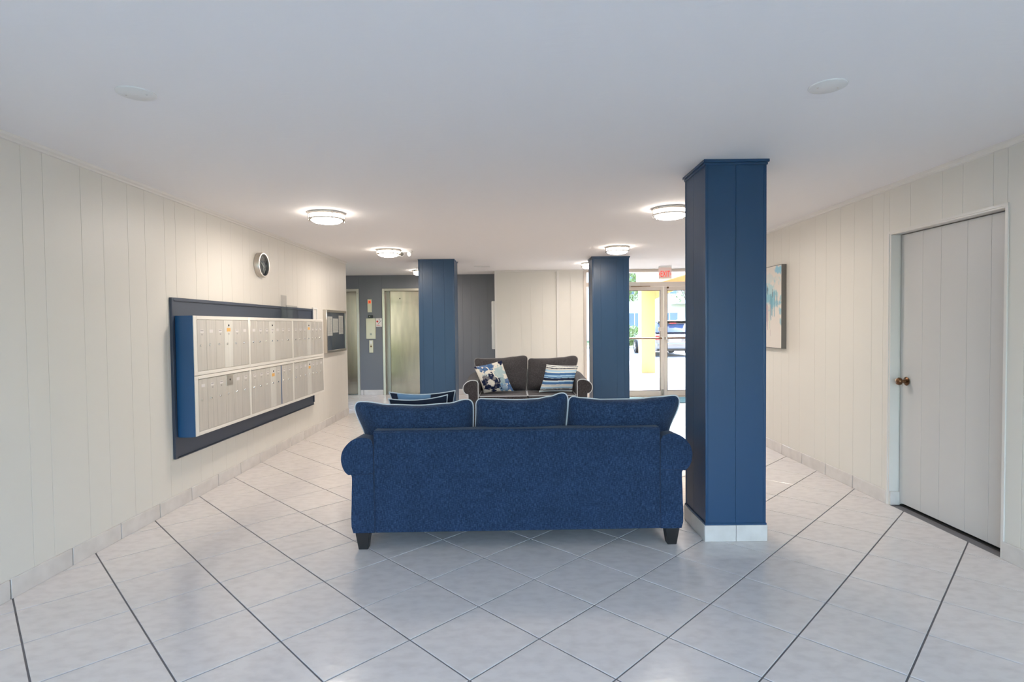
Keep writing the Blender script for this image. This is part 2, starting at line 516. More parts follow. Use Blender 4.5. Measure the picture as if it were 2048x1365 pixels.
# end face of left wall (return) : part of the slab
wr = MB()
DY0, DY1, DZ = 3.235, 4.24, 2.075
wr.box(XR+.003, XR+.15, YB, DY0, 0, HC).box(XR+.003, XR+.15, DY1, YE, 0, HC).box(XR+.003, XR+.15, DY0, DY1, DZ, HC)
wr = struct(wr.build('wall_right', M['wall']))
gr = [v for v in groove_list(3.332, 1.24, [0, .224, .392, .687, .87, 1.05], YB, 3.0)]
gR = gr[:-1] + [3.119, DY0]
plank_wall('r', 'y', XR, -1, gR, 0.10, HC-.002, M['wall'], wr)
plank_wall('r', 'y', XR, -1, [DY0, 3.332, 3.556, 3.724, 4.019, DY1], DZ, HC-.002, M['wall'], wr)
plank_wall('r', 'y', XR, -1, [DY1, 4.306, 4.443, 4.675, 4.869, 5.09, 5.272, 5.553, 5.765, 5.926, 6.109, 6.339, 6.58, 6.78, 7.0, 7.16, 7.34, 7.57, 7.8, 8.0, 8.2, 8.4, 8.62, YE], 0.10, HC-.002, M['wall'], wr)

# side-wall end returns and corridor walls
struct(MB().box(CXL, -3.78, YE-.15, YE, 0, HC2+.1).box(-2.85, XL-.15, YE-.15, YE, 0, HC2+.1).box(-3.78, -2.85, YE-.15, YE, 2.3, HC2+.1).build('wall_corridor_left', M['wall']))
w3 = MB()
for x in (-3.75, -2.88): w3.box(x-.03, x+.03, YE-.112, YE-.038, 0, 2.3)
w3.box(-3.72, -2.91, YE-.11, YE-.04, 0, .08).box(-3.72, -2.91, YE-.11, YE-.04, 2.24, 2.3)
w3 = struct(w3.build('added_window_3', M['entry_frame']))  # unseen window, assumed and added for daylight and for the steel to reflect
for x in (-3.72,): MB().box(x, x+.81, YE-.08, YE-.07, .08, 2.24).build('pane', M['glass'], w3)
struct(MB().box(XR+.15, CXR, YE-.15, YE, 0, HC2+.1).build('wall_corridor_right', M['wall']))
struct(MB().box(CXL-.15, CXL, YE-.15, YF+.12, 0, HC2+.1).build('wall_end_left', M['wall']))
struct(MB().box(CXR, CXR+.15, YE-.15, YG+.1, 0, HC2+.1).build('wall_end_right', M['wall']))

# unseen back wall; its wide glazed front is assumed, added to bring in daylight
wb = MB()
wb.box(XL-.15, -2.43, YB-.15, YB, 0, HC).box(2.67, XR+.15, YB-.15, YB, 0, HC).box(-2.43, 2.67, YB-.15, YB, 2.28, HC)
struct(wb.build('wall_back', M['wall']))
fb = MB()
for x in (-2.40, -0.72, 0.96, 2.64): fb.box(x-.03, x+.03, YB-.112, YB-.038, 0, 2.28)
fb.box(-2.43, 2.67, YB-.11, YB-.04, 0, .08).box(-2.43, 2.67, YB-.11, YB-.04, 2.22, 2.28)
w0 = struct(fb.build('added_window_1', M['entry_frame']))  # assumed glazing out of view, added as a daylight source
for k in range(3):
    x0 = -2.37+k*1.68
    MB().box(x0, x0+1.62, YB-.08, YB-.07, .08, 2.22).build('pane', M['glass'], w0)

# elevator wall (far left) with two openings
EL = [(-4.40, -3.13), (-2.655, -1.38)]
we = MB()
xs = [CXL, -4.40, -3.13, -2.655, -1.38, -0.30]
we.box(CXL, -4.36, YF+.003, YF+.25, 0, HC2).box(-3.16, -2.62, YF+.003, YF+.25, 0, HC2).box(-1.42, -.2, YF+.003, YF+.25, 0, HC2)
we.box(-4.36, -3.16, YF+.003, YF+.25, 2.15, HC2).box(-2.62, -1.42, YF+.003, YF+.25, 2.15, HC2)
we = struct(we.build('wall_far', M['blue_wall']))
plank_wall('e', 'x', YF, -1, [CXL, -4.9, -4.62, -4.40], .1, HC2-.002, M['blue_wall'], we)
plank_wall('e', 'x', YF, -1, [-4.40, -4.2, -3.9, -3.6, -3.38, -3.13], 2.185, HC2-.002, M['blue_wall'], we)
plank_wall('e', 'x', YF, -1, [-3.13, -2.655], .1, HC2-.002, M['blue_wall'], we)
plank_wall('e', 'x', YF, -1, [-2.655, -2.36, -2.18, -1.95, -1.75, -1.38], 2.185, HC2-.002, M['blue_wall'], we)
plank_wall('e', 'x', YF, -1, [-1.38, -1.2, -1.0, -.83, -.66, -.5, -.31], .1, HC2-.002, M['blue_wall'], we)

# cream block wall by the entry
wc = struct(MB().box(-.31, 1.385, YG+.003, YF+.25, 0, HC2).build('wall_centre', M['wall']))
plank_wall('c', 'x', YG, -1, [-.31, -.02, .18, .37, .6, .88], .1, HC2-.002, M['wall'], wc)
plank_wall('c', 'x', YG-.012, -1, [.92, 1.13, 1.385], .1, HC2-.002, M['wall'], wc)
MB().box(.865, .92, YG-.022, YG+.003, 0, HC2-.002).build('batten', M['wall_trim'], wc)
MB().box(-.325, -.285, YG-.006, YG+.03, .1, HC2-.002).build('batten', M['wall_trim'], wc)

# ---- trims (small crown mouldings)
def tri(x, y): return [(0, 0), (x, 0), (x*.75, y*.35), (x*.35, y*.75), (0, y)]
def crown_y(name, x, sgn, y0, y1, z, s=0.028):
    pts = [(x+sgn*px, z+pz) for px, pz in [(0, 0), (s, 0), (s*.8, -s*.5), (s*.4, -s*.8), (s*.35, -s*1.2), (0, -s*1.3)]]
    return struct(MB().prism(pts, 'y', y0, y1).build(name, M['wall_trim']))
crown_y('trim_1', XL, 1, YB, YE, HC)
crown_y('trim_2', XR, -1, YB, YE, HC)
struct(MB().box(-.31, 1.385, YG-.03, YG+.004, HC2-.03, HC2).build('trim_3', M['wall_trim']))

# ---- tiled baseboards
BH = 0.105
def baseboard(name, axis, plane, out, joints, m=M['base_tile'], z=BH, parent=None, th=0.011):
    root = MB()
    a, b = joints[0], joints[-1]
    if axis == 'y': root.box(plane, plane+out*.004, a, b, 0, z-.004)
    else: root.box(a, b, plane, plane+out*.004, 0, z-.004)
    root = root.build(name, M['grout_dark'], parent)
    if parent is None: struct(root)
    for p, q in zip(joints[:-1], joints[1:]):
        w = (q-p)/2-.0038; c = (p+q)/2
        if w < .01: continue
        mb = MB()
        if axis == 'y': mb.box(0, out*th, -w, w, 0, z); loc = (plane, c, 0)
        else: mb.box(-w, w, 0, out*th, 0, z); loc = (c, plane, 0)
        mb.build('tile', m, root, bevel=.002, seg=1, loc=loc)
    return root
def steps(first, per, lo, hi):
    k = math.ceil((lo-first)/per+.08); out = [lo]
    while first+k*per < hi-.03: out.append(first+k*per); k += 1
    return out+[hi]
baseboard('baseboard_left', 'y', XL, 1, steps(3.27, .41, .8, YE))
baseboard('baseboard_right', 'y', XR, -1, steps(4.66, .41, DY1+.0, YE))
baseboard('baseboard_right_near', 'y', XR, -1, steps(4.66, .41, .8, DY0))
baseboard('baseboard_far', 'x', YF, -1, [-3.13, -3.065, -2.655])
baseboard('baseboard_far_right', 'x', YF, -1, [-1.38, -.9, -.49, -.32])
baseboard('baseboard_centre', 'x', YG-.0, -1, steps(.45, .41, -.31, .862))

# ---- door in the right wall
d1 = struct(thing('door_1', None, None, (0, 0, 0)))
DF = XR+.075        # face of the leaf
MB().box(DF, DF+.04, DY0+.008, DY1-.03, .022, DZ-.02).build('door_leaf', M['door'], d1)
leaf = [o for o in d1.children if o.name.startswith('door_leaf')][0]
plank_wall('d', 'y', DF-.004, -1, [DY0+.008, 3.42, 3.60, 3.82, 3.99, DY1-.03], .022, DZ-.02, M['door'], leaf, gap=.0012, th=.004)
jm = MB().box(XR-.002, XR+.15, DY1-.022, DY1+.002, 0, DZ+.0).box(XR-.002, XR+.15, DY0-.002, DY0+.012, 0, DZ)
jm.box(XR-.002, XR+.15, DY0+.012, DY1-.022, DZ-.014, DZ+.0)
jm.build('door_jamb', M['wall_trim'], d1)
tr_ = MB().box(XR-.008, XR+.002, DY1-.006, DY1+.012, .0, DZ+.012).box(XR-.008, XR+.002, DY0-.012, DY0+.006, 0, DZ+.012).box(XR-.008, XR+.002, DY0+.006, DY1-.006, DZ-.004, DZ+.012)
tr_.build('edge_trim', M['wall_trim'], d1)
MB().box(XR+.001, XR+.075, DY1-.033, DY1-.022, 0, BH).build('base_tile', M['base_tile'], d1, bevel=.002, seg=1)
MB().box(XR+.075, XR+.15, DY0+.012, DY1-.022, -.003, .004).build('gap_shade', M['dark'], d1)  # dark strip put in for the shade under the leaf
kn = MB().lathe([(.0, 0), (.031, 0), (.033, .004), (.028, .009), (.013, .013), (.012, .035), (.018, .040), (.027, .048), (.029, .060), (.024, .070), (.012, .075), (0, .076)], axis='x', n=24)
kn.v = [(-v[0], v[1], v[2]) for v in kn.v]
kn.build('door_knob', M['bronze'], leaf, smooth=True, loc=(DF-.008, 4.135, .957), label='antique bronze round door knob')
# closet behind the door: closing back painted dark for the shade inside
struct(MB().box(XR+.15, XR+.17, DY0-.1, DY1+.1, 0, DZ+.1).build('wall_closet', M['dark']))

# ================================================================ COLUMNS
def column(name_label, x0, x1, y0, y1, h, cx_cuts, cy_cuts, base_h=.105):
    r = thing('column', name_label, 'column', ((x0+x1)/2, (y0+y1)/2, 0))
    w, d = (x1-x0)/2, (y1-y0)/2
    t = .003
    core = MB().box(-w+t, w-t, -d+t, d-t, 0, h); core.build('core', M['navy'], r)
    def P(axis, plane, out, cuts):
        plank_wall('p', axis, plane, out, cuts, base_h, h-.0, M['navy'], r, gap=.0025, th=t)
    P('x', -d, -1, [-w+.012]+list(cx_cuts)+[w-.012]); P('x', d, 1, [-w+.012]+list(cx_cuts)+[w-.012])
    P('y', -w, -1, [-d+.012]+list(cy_cuts)+[d-.012]); P('y', w, 1, [-d+.012]+list(cy_cuts)+[d-.012])
    for sx in (-1, 1):
        for sy in (-1, 1):
            a, b = sx*w, sy*d
            mb = MB().box(a-sx*.016, a+sx*.003, b-sy*.016, b+sy*.003, base_h, h-.03)
            mb.build('corner_trim', M['navy'], r, bevel=.004)
    q = .006
    cap = MB()
    for (k, z0, z1) in ((.008, h-.034, h-.018), (.016, h-.018, h)):
        cap.box(-w-k, w+k, -d-k, d+k, z0, z1)
    cap.build('cap_moulding', M['navy'], r, bevel=.002, seg=1)
    MB().box(-w-.006, w+.006, -d-.006, d+.006, base_h, base_h+.012).build('base_moulding', M['navy'], r)
    for (a0, a1) in ((-w-.011, 0), (0, w+.011)):
        for s in (-1, 1):
            MB().box(a0+.001, a1-.001, s*d, s*(d+.011), 0, base_h).build('base_tile', M['base_tile'], r, bevel=.002, seg=1)
    for (a0, a1) in ((-d, 0.06), (0.06, d)):
        for s in (-1, 1):
            MB().box(s*w, s*(w+.011), a0+.001, a1-.001, 0, base_h).build('base_tile', M['base_tile'], r, bevel=.002, seg=1)
    return r
column('tall glossy navy panelled column right beside the long sofa', 1.237, 1.620, 3.54, 3.95, HC, [.0, ], [.03])
column('navy panelled column standing in front of the elevators', -1.435, -.885, 8.6, 9.1, HC2, [-.21, -.06, .12], [-.1, .1])
column('navy panelled column between the loveseat and the glass entrance', 1.235, 1.79, 8.47, 8.87, HC, [-.15, .09, .2], [0])

# ================================================================ SOFAS
def lerp(a, b, t): return a+(b-a)*t
def grid_cushion(xl, xr, zb, zt, T0, yf, n=36, a=2.6, e=.5, seed=0, wr=.004, colf=None, m=None, name='cushion', nv=None):
    """closed soft cushion. xl/xr(v) side curves, zb/zt(u) bottom/top curves (v,u in 0..1),
    yf(z) centre plane, T0 thickness. returns MB, rim polyline, colours"""
    rnd = random.Random(seed)
    ph = [rnd.uniform(0, 6.28) for _ in range(8)]
    nv = nv or n
    us = [0.5-0.5*math.cos(PI*i/n) for i in range(n+1)]
    vs_ = [0.5-0.5*math.cos(PI*i/nv) for i in range(nv+1)]
    V = []; idx = {}; cols = []
    def base(u, v):
        return lerp(xl(v), xr(v), u), lerp(zb(u), zt(u), v)
    for side in (0, 1):
        for i, u in enumerate(us):
            for j, v in enumerate(vs_):
                rim = i in (0, n) or j in (0, nv)
                if side == 1 and rim:
                    idx[(1, i, j)] = idx[(0, i, j)]; continue
                x, z = base(u, v)
                cu, cv = 2*u-1, 2*v-1
                t = T0/2*max(0.0, (1-abs(cu)**a)*(1-abs(cv)**a))**e
                t += (wr*(math.sin(9*u+ph[0]+3*v)*math.sin(7*v+ph[1])+.6*math.sin(17*u+ph[2])*math.cos(5*v+ph[3]))) if not rim else 0
                y = yf(x, z)+(t if side == 0 else -t)
                idx[(side, i, j)] = len(V)
                V.append((x, y, z))
                cols.append(colf(u, v, side) if colf else None)
    F = []
    for side in (0, 1):
        for i in range(n):
            for j in range(nv):
                q = [idx[(side, i, j)], idx[(side, i+1, j)], idx[(side, i+1, j+1)], idx[(side, i, j+1)]]
                if side: q.reverse()
                F.append(tuple(q))
    mb = MB(); mb.v = V; mb.f = F
    rim = [idx[(0, i, 0)] for i in range(n)] + [idx[(0, n, j)] for j in range(nv)] + [idx[(0, i, nv)] for i in range(n, 0, -1)] + [idx[(0, 0, j)] for j in range(nv, 0, -1)]
    rimp = [V[k] for k in rim]
    return mb, rimp, cols

def rr(u, r, k=1.0):
    """drop near the ends of 0..1 for rounded corners, r fraction"""
    d = min(u, 1-u)
    if d >= r: return 0.0
    q = 1-d/r
    return 1-math.sqrt(max(0.0, 1-q*q))

def interp(pts):
    def f(t):
        if t <= pts[0][0]: return pts[0][1]
        for (a, b), (c, d) in zip(pts[:-1], pts[1:]):
            if t <= c:
                s = (t-a)/(c-a); s = s*s*(3-2*s)
                return b+(d-b)*s
        return pts[-1][1]
    return f

def build_sofa(label, Wh, D, fab, backs, seats, loc, rz, nm='sofa', body_top=.755, pr=.0052, pm='piping'):
    """local frame: rear face at y=0, front at y=D"""
    r = thing(nm, label, 'sofa', loc, rz)
    inn = Wh-.20                      # inner face of the arms
    bt = body_top
    # body: back panel + base
    mb = MB().prism([(0, .11), (.16, .11), (.16, .62), (.135, bt-.02), (.11, bt), (.015, bt), (0, bt-.012)], 'x', -inn+.001, inn-.001)
    body = mb.build('back_frame', fab, r, bevel=.012, seg=2)
    # seam / welt where the back panel meets the sides and top
    MB().tube([(-inn+.004, -.001, .115), (-inn+.004, -.001, bt-.012), (inn-.004, -.001, bt-.012), (inn-.004, -.001, .115)], .0035, 6).build('seam', fab, body, smooth=True)
    MB().box(-inn+.001, inn-.001, .16, D-.06, .11, .30).build('seat_base', fab, r, bevel=.01)
    # arms : rolled, lofted from rear to front
    prof = [(0, .11), (.133, .11), (.140, .32), (.136, .44), (.140, .478), (.158, .480), (.180, .497), (.196, .525), (.203, .562), (.194, .60), (.170, .630), (.135, .655), (.09, .668), (.045, .668), (.01, .655), (0, .63)]
    def dense(p, k=4):
        out = []; n = len(p)
        for i in range(n):
            a, b, c, d = p[(i-1) % n], p[i], p[(i+1) % n], p[(i+2) % n]
            if i in (0, n-1, n-2) or i == 0:
                out.append(b); continue
            for q in range(k):
                t = q/k
                out.append(tuple(.5*((2*b[m])+(-a[m]+c[m])*t+(2*a[m]-5*b[m]+4*c[m]-d[m])*t*t+(-a[m]+3*b[m]-3*c[m]+d[m])*t**3) for m in (0, 1)))
        return out
    prof = dense(prof)
    for s in (-1, 1):
        vs = []; fs = []
        secs = [0.0, .02, .25, .5, .75, D-.03, D-.0]
        n = len(prof)
        for k, y in enumerate(secs):
            up = lerp(.045, 0, min(1, y/(D*.8)))
            sh = .006 if k in (0, len(secs)-1) else 0
            for (px, pz) in prof:
                f = max(0, (pz-.48)/.19)
                z = pz+up*f
                cx, cz = .08, .4
                vs.append((s*(inn+px+(cx-px)*sh*2), y, z+(cz-z)*sh*.8))
        for k in range(len(secs)-1):
            for i in range(n):
                j = (i+1) % n
                fs.append((k*n+i, k*n+j, (k+1)*n+j, (k+1)*n+i))
        fs.append(tuple(range(n))); fs.append(tuple((len(secs)-1)*n+i for i in range(n-1, -1, -1)))
        arm = MB().add(vs, fs).build('armrest', fab, r, smooth=True)
        # pale welt round the front panel
        pp = [(s*(inn+px), D+.001, pz) for (px, pz) in prof[1:]] + [(s*inn, D+.001, .11)]
        pp = [(s*(inn+.133), D+.001, .11)] + pp[1:]
        MB().tube(pp, .006, 6).build('piping', M['piping'], arm, smooth=True)
        # the flap seam under the roll on the rear
        MB().tube([(s*(inn+.005), -.001, .487), (s*(inn+.08), -.002, .482), (s*(inn+.133), -.001, .484)], .003, 6).build('seam', fab, arm, smooth=True)
    # front rail
    MB().box(-inn+.002, inn-.002, D-.06, D-.02, .11, .30).build('front_rail', fab, r, bevel=.008)
    # seat cushions
    ns = seats
    for k in range(ns):
        x0 = -inn+.004+k*(2*inn-.008)/ns; x1 = x0+(2*inn-.008)/ns
        w = (x1-x0)/2-.003; c = (x0+x1)/2
        mb = MB().box(-w, w, .20, D+.01, .30, .455)
        q = mb.build('seat_cushion', fab, r, bevel=.035, seg=4, loc=(c, 0, 0))
        for z in (.452, .306):
            MB().tube([(-w+.003, .3, z), (-w+.003, D-.02, z), (-w+.02, D+.003, z), (w-.02, D+.003, z), (w-.003, D-.02, z), (w-.003, .3, z)], .0055, 6).build('piping', M['piping'], q, smooth=True)
    # back cushions: list of dicts (x0,x1, top curve pts, left side pts, right side pts)
    for k, bc in enumerate(backs):
        zb = lambda u: .46
        top = interp(bc['top'])
        rc = bc.get('r', .10)
        zt = lambda u, top=top, rc=rc: top(u)-.045*rr(u, rc)
        xl = interp(bc['xl']); xr_ = interp(bc['xr'])
        def yf(x, z): return .285-(z-.46)*.36
        mb, rim, _ = grid_cushion(xl, xr_, zb, zt, .22, yf, n=34, a=3.2, e=.55, seed=k+int(Wh*100), wr=.003)
        q = mb.build('back_cushion', fab, r, smooth=True)
        n = 34
        MB().tube(rim, pr, 6, closed=True).build('piping', M[pm], q, smooth=True)
    # legs
    for sx in (-1, 1):
        for y in (.045, D-.06):
            MB().frustum(sx*(Wh-.123), y, 0, .112, .058, .088).build('leg', M['leg'], r, bevel=.003, seg=1)
    return r

S = (0.027, 3.46)
def wx(x): return x-S[0]
sofa_backs = [
    dict(xl=[(0, -.885), (.40, -.885), (.50, -.998), (1, -1.045)], xr=[(0, -.302), (1, -.282)],
         top=[(0, .925), (.08, .922), (.3, .90), (.55, .893), (.8, .905), (.93, .928), (1, .932)], r=.05),
    dict(xl=[(0, -.292), (1, -.262)], xr=[(0, .308), (1, .332)],
         top=[(0, .935), (.15, .93), (.45, .923), (.65, .927), (.8, .942), (.93, .965), (1, .968)], r=.06),
    dict(xl=[(0, .318), (1, .338)], xr=[(0, .885), (.40, .885), (.50, 1.012), (1, 1.062)],
         top=[(0, .945), (.12, .93), (.3, .918), (.6, .918), (.8, .93), (.95, .94), (1, .938)], r=.05),
]
build_sofa('long three-cushion sofa with blue skylight in its colour, seen from behind, beside the tall column', 1.102, .93, M['fabric_cool_cast'], sofa_backs, 3,
           (S[0], S[1], 0), math.radians(.9))
WL = .868
li = WL-.20
# loveseat faces the camera: local +x is image left after the half turn
love_backs = [
    dict(xl=[(0, .006), (1, -.02)], xr=[(0, li), (.45, li), (.58, li+.05), (1, li+.098)],
         top=[(0, .955), (.08, .955), (.25, .94), (.5, .92), (.8, .915), (1, .925)], r=.07),
    dict(xl=[(0, -li), (.45, -li), (.58, -li-.05), (1, -li-.098)], xr=[(0, -.006), (1, -.03)],
         top=[(0, .94), (.1, .945), (.3, .925), (.6, .91), (.85, .91), (1, .915)], r=.07),
]
build_sofa('charcoal loveseat with warm lamplight in its colour, facing the camera with two patterned pillows', WL, .88, M['fabric_warm_cast'], love_backs, 2,
           (.205, 8.33, 0), PI, nm='loveseat', pr=.0042, pm='piping_grey')

# ---- throw pillows
def pillow(label, corners, yfun, T0, colf, back_mat=None, group=None, m=None, pip=True, n=60, pull=.055):
    """corners TL,TR,BR,BL in world (x,z)"""
    TL, TR, BR, BL = corners
    cx = sum(c[0] for c in corners)/4; zmin = min(c[1] for c in corners)
    cy = yfun(cx, zmin)
    rnd = random.Random(int(cx*1000))
    us = [0.5-0.5*math.cos(PI*(.06+.88*i/n))/math.cos(PI*.06) for i in range(n+1)]
    V = []; idx = {}; cols = []
    for side in (0, 1):
        for i, u in enumerate(us):
            for j, v in enumerate(us):
                rim = i in (0, n) or j in (0, n)
                if side and rim: idx[(1, i, j)] = idx[(0, i, j)]; continue
                cu, cv = 2*u-1, 2*v-1
                # edges pulled in between the corners
                uu = .5+(u-.5)*(1-pull*(1-cv*cv)); vv = .5+(v-.5)*(1-pull*(1-cu*cu))
                x = lerp(lerp(BL[0], BR[0], uu), lerp(TL[0], TR[0], uu), vv)
                z = lerp(lerp(BL[1], BR[1], uu), lerp(TL[1], TR[1], uu), vv)
                t = T0/2*max(0., (1-abs(cu)**2.2)*(1-abs(cv)**2.2))**.6
                t *= 1+.06*math.sin(5*u+3*v)+.05*math.sin(8*v-2*u)
                y = yfun(x, z)+(-t if side == 0 else t)
                idx[(side, i, j)] = len(V); V.append((x-cx, y-cy, z-zmin)); cols.append(colf(u, v) if side == 0 or back_mat is None else back_mat)
    F = []
    for side in (0, 1):
        for i in range(n):
            for j in range(n):
                q = [idx[(side, i, j)], idx[(side, i+1, j)], idx[(side, i+1, j+1)], idx[(side, i, j+1)]]
                if side: q.reverse()
                F.append(tuple(q))
    me = bpy.data.meshes.new('throw_pillow'); me.from_pydata(V, [], F)
    ca = me.color_attributes.new('Col', 'FLOAT_COLOR', 'POINT')
    for k, c in enumerate(cols): ca.data[k].color = (c[0], c[1], c[2], 1)
    for p in me.polygons: p.use_smooth = True
    me.materials.append(m or M['print'])
    o = obj('throw_pillow', me, None, label, 'pillow', group, loc=(cx, cy, zmin))
    if pip:
        rim = [idx[(0, i, 0)] for i in range(n)] + [idx[(0, n, j)] for j in range(n)] + [idx[(0, i, n)] for i in range(n, 0, -1)] + [idx[(0, 0, j)] for j in range(n, 0, -1)]
        MB().tube([V[k] for k in rim], .0045, 6, closed=True).build('piping', M['piping'], o, smooth=True)
    return o

CR = srgb(226, 220, 208)
def mixc(a, b, t): t = max(0, min(1, t)); return tuple(a[i]*(1-t)+b[i]*t for i in range(3))
from mathutils import noise as mn
def nz(u, v, s, seed=0): return mn.noise(Vector((u*s, v*s, seed*7.3)))
def floral(u, v):
    c = CR
    def fl(cx, cy, R, pet, col, hole=0, seed=0, jag=.12):
        nonlocal c
        du, dv = u-cx, v-cy
        r = math.hypot(du, dv); a = math.atan2(dv, du)
        edge = R*(.78+.22*abs(math.cos(pet*a/2+seed)))*(1+jag*nz(u, v, 16, seed))
        if r < edge:
            if hole and r < hole*(1+.5*nz(u, v, 20, seed+3)):
                c = mixc(srgb(205, 200, 192), CR, .5+nz(u, v, 40, 2))
            else:
                k = nz(u, v, 9, seed+5)
                # pale streaks between the petals
                if abs(math.cos(pet*a/2+seed)) < .05 and r > R*.5: c = mixc(col, CR, .5)
                else: c = mixc(col, mixc(col, CR, .25), k*2)
    pale = srgb(170, 190, 192); teal = srgb(150, 172, 178); mid = srgb(70, 105, 150); navy = srgb(24, 34, 66); lt = srgb(120, 155, 185)
    fl(.80, .68, .20, 6, pale, 0, 1, .5)
    fl(.28, .62, .13, 5, srgb(185, 195, 195), 0, 2, .5)
    fl(.78, .38, .15, 6, teal, 0, 3, .4)
    fl(.74, .14, .17, 6, lt, 0, 4, .4)
    fl(.28, .93, .17, 7, mid, .035, 5, .5)
    fl(.55, .93, .13, 6, mid, 0, 6, .5)
    fl(.98, .12, .13, 5, mid, 0, 7, .5)
    fl(.95, .33, .09, 5, mid, 0, 7, .5)
    fl(.95, .97, .10, 5, navy, 0, 8, .3)
    fl(.04, .96, .06, 5, navy, 0, 8, .3)
    fl(.38, .35, .34, 7, navy, .12, 2.2, .35)
    return c
ST = [(0, 'c'), (.03, 'l'), (.05, 'c'), (.075, 'n'), (.115, 'c'), (.135, 'n'), (.15, 'l'), (.20, 'c'), (.25, 'p'), (.275, 'c'), (.30, 'b'), (.385, 'l'), (.42, 'c'),
      (.445, 'n'), (.535, 'l'), (.555, 'b'), (.59, 'l'), (.64, 'b'), (.73, 'c'), (.77, 'l'), (.83, 'p'), (.87, 'c'), (.885, 'n'), (.91, 'p'), (.93, 'c'), (.96, 'n'), (.975, 'c')]
SC = dict(c=srgb(222, 224, 220), l=srgb(165, 200, 225), n=srgb(28, 38, 62), b=srgb(72, 112, 158), p=srgb(200, 196, 188))
def stripes(u, v):
    k = 'c'
    vv = v+.012*math.sin(6*u)
    for a, b in ST:
        if vv >= a: k = b
    return SC[k]
k78 = 7.8/7.7
fx = lambda c: [(a*k78, 1.4056+(b-1.4056)*k78) for a, b in c]
pillow('square pillow with a navy and pale blue floral print on cream, on the loveseat',
       fx([(-.535, .833), (-.149, .918), (.016, .500), (-.395, .475)]), lambda x, z: 7.70+(z-.46)*.30, .15, floral, back_mat=srgb(60, 60, 70), pip=False, n=120)
pillow('square pillow with blue, navy and white horizontal stripes, on the loveseat',
       fx([(.476, .856), (.921, .835), (.815, .480), (.361, .478)]), lambda x, z: 7.70+(z-.46)*.30, .15, stripes, back_mat=srgb(60, 60, 70), pip=False, n=120)
NV = (.020, .026, .045)
pillow('dark throw pillow with pale piping, rear one behind the sofa left cushion',
       [(-.905, .925), (-.42, .932), (-.44, .475), (-.85, .475)], lambda x, z: 4.15-(z-.46)*.20, .13, lambda u, v: mixc(NV, srgb(120, 150, 180), 1 if .12 < u < .62 and v > .86 else 0), back_mat=srgb(130, 158, 185), pull=.11)
pillow('dark throw pillow with pale piping, pressed against the sofa left back cushion',
       [(-.87, .900), (-.455, .925), (-.44, .47), (-.845, .47)], lambda x, z: 3.985-(z-.46)*.25, .11, lambda u, v: NV, back_mat=NV, pull=.11)

# ================================================================ MAILBOXES (left wall)
brd = thing('backing_board', 'navy board on the left wall with a navy box side holding the mailboxes', 'board', (XL, 5.8, 0))
def bb(mb, name, m, parent, bevel=0, **kw):
    # geometry given in world coordinates, shifted to the parent's origin
    p = parent
    off = Vector((0, 0, 0))
    while p is not None:
        off += Vector(p.location); p = p.parent
    mb.v = [(v[0]-off.x, v[1]-off.y, v[2]-off.z) for v in mb.v]
    return mb.build(name, m, parent, bevel=bevel, **kw)
BY0, BY1, BZ0, BZ1 = 4.285, 7.32, .39, 1.645
bb(MB().box(XL, XL+.010, BY0, BY1, BZ0, BZ1), 'panel', M['board_blue'], brd)
bb(MB().box(XL, XL+.022, BY0-.004, BY0+.022, BZ0, BZ1+.004), 'frame_strip', M['board_blue'], brd, .002, seg=1)
bb(MB().box(XL, XL+.022, BY0+.022, BY1, BZ1-.022, BZ1+.004), 'frame_strip', M['board_blue'], brd, .002, seg=1)
bb(MB().box(XL, XL+.022, BY1-.022, BY1+.0, BZ0+.03, BZ1-.022), 'frame_strip', M['board_blue'], brd, .002, seg=1)
bb(MB().box(XL, XL+.020, BY0+.022, BY1-.022, BZ0-.002, BZ0+.006), 'frame_strip', M['board_blue'], brd)

XF = -2.487
MZ = [(.555, 1.030), (1.034, 1.508)]
MY = [(4.335, 5.262), (5.264, 6.292), (6.294, 7.320)]
cs = brd
bb(MB().box(XL+.0125, XF-.004, MY[0][0]-.006, MY[0][0]-.0005, MZ[0][0]+.0, MZ[1][1]), 'side_panel', M['case_blue'], cs)
bb(MB().box(XL+.0125, XF-.03, MY[0][0]+.006, MY[2][1]-.002, MZ[0][0]-.006, MZ[0][0]-.0005), 'bottom_panel', M['case_blue'], cs)
bb(MB().box(XL+.0125, XF-.03, MY[2][1]+.001, MY[2][1]+.008, MZ[0][0], MZ[1][1]), 'side_panel', M['white'], cs)
import itertools
rown = ['bottom', 'top']; coln = ['nearest', 'middle', 'farthest']
ymap = [[4.385, 4.517, 4.662, 4.801, 4.946, 5.094, 5.236], [5.280, 5.415, 5.565, 5.700, 5.825, 5.955, 6.105, 6.275], [6.318, 6.453, 6.599, 6.730, 6.866, 6.990, 7.131, 7.288]]
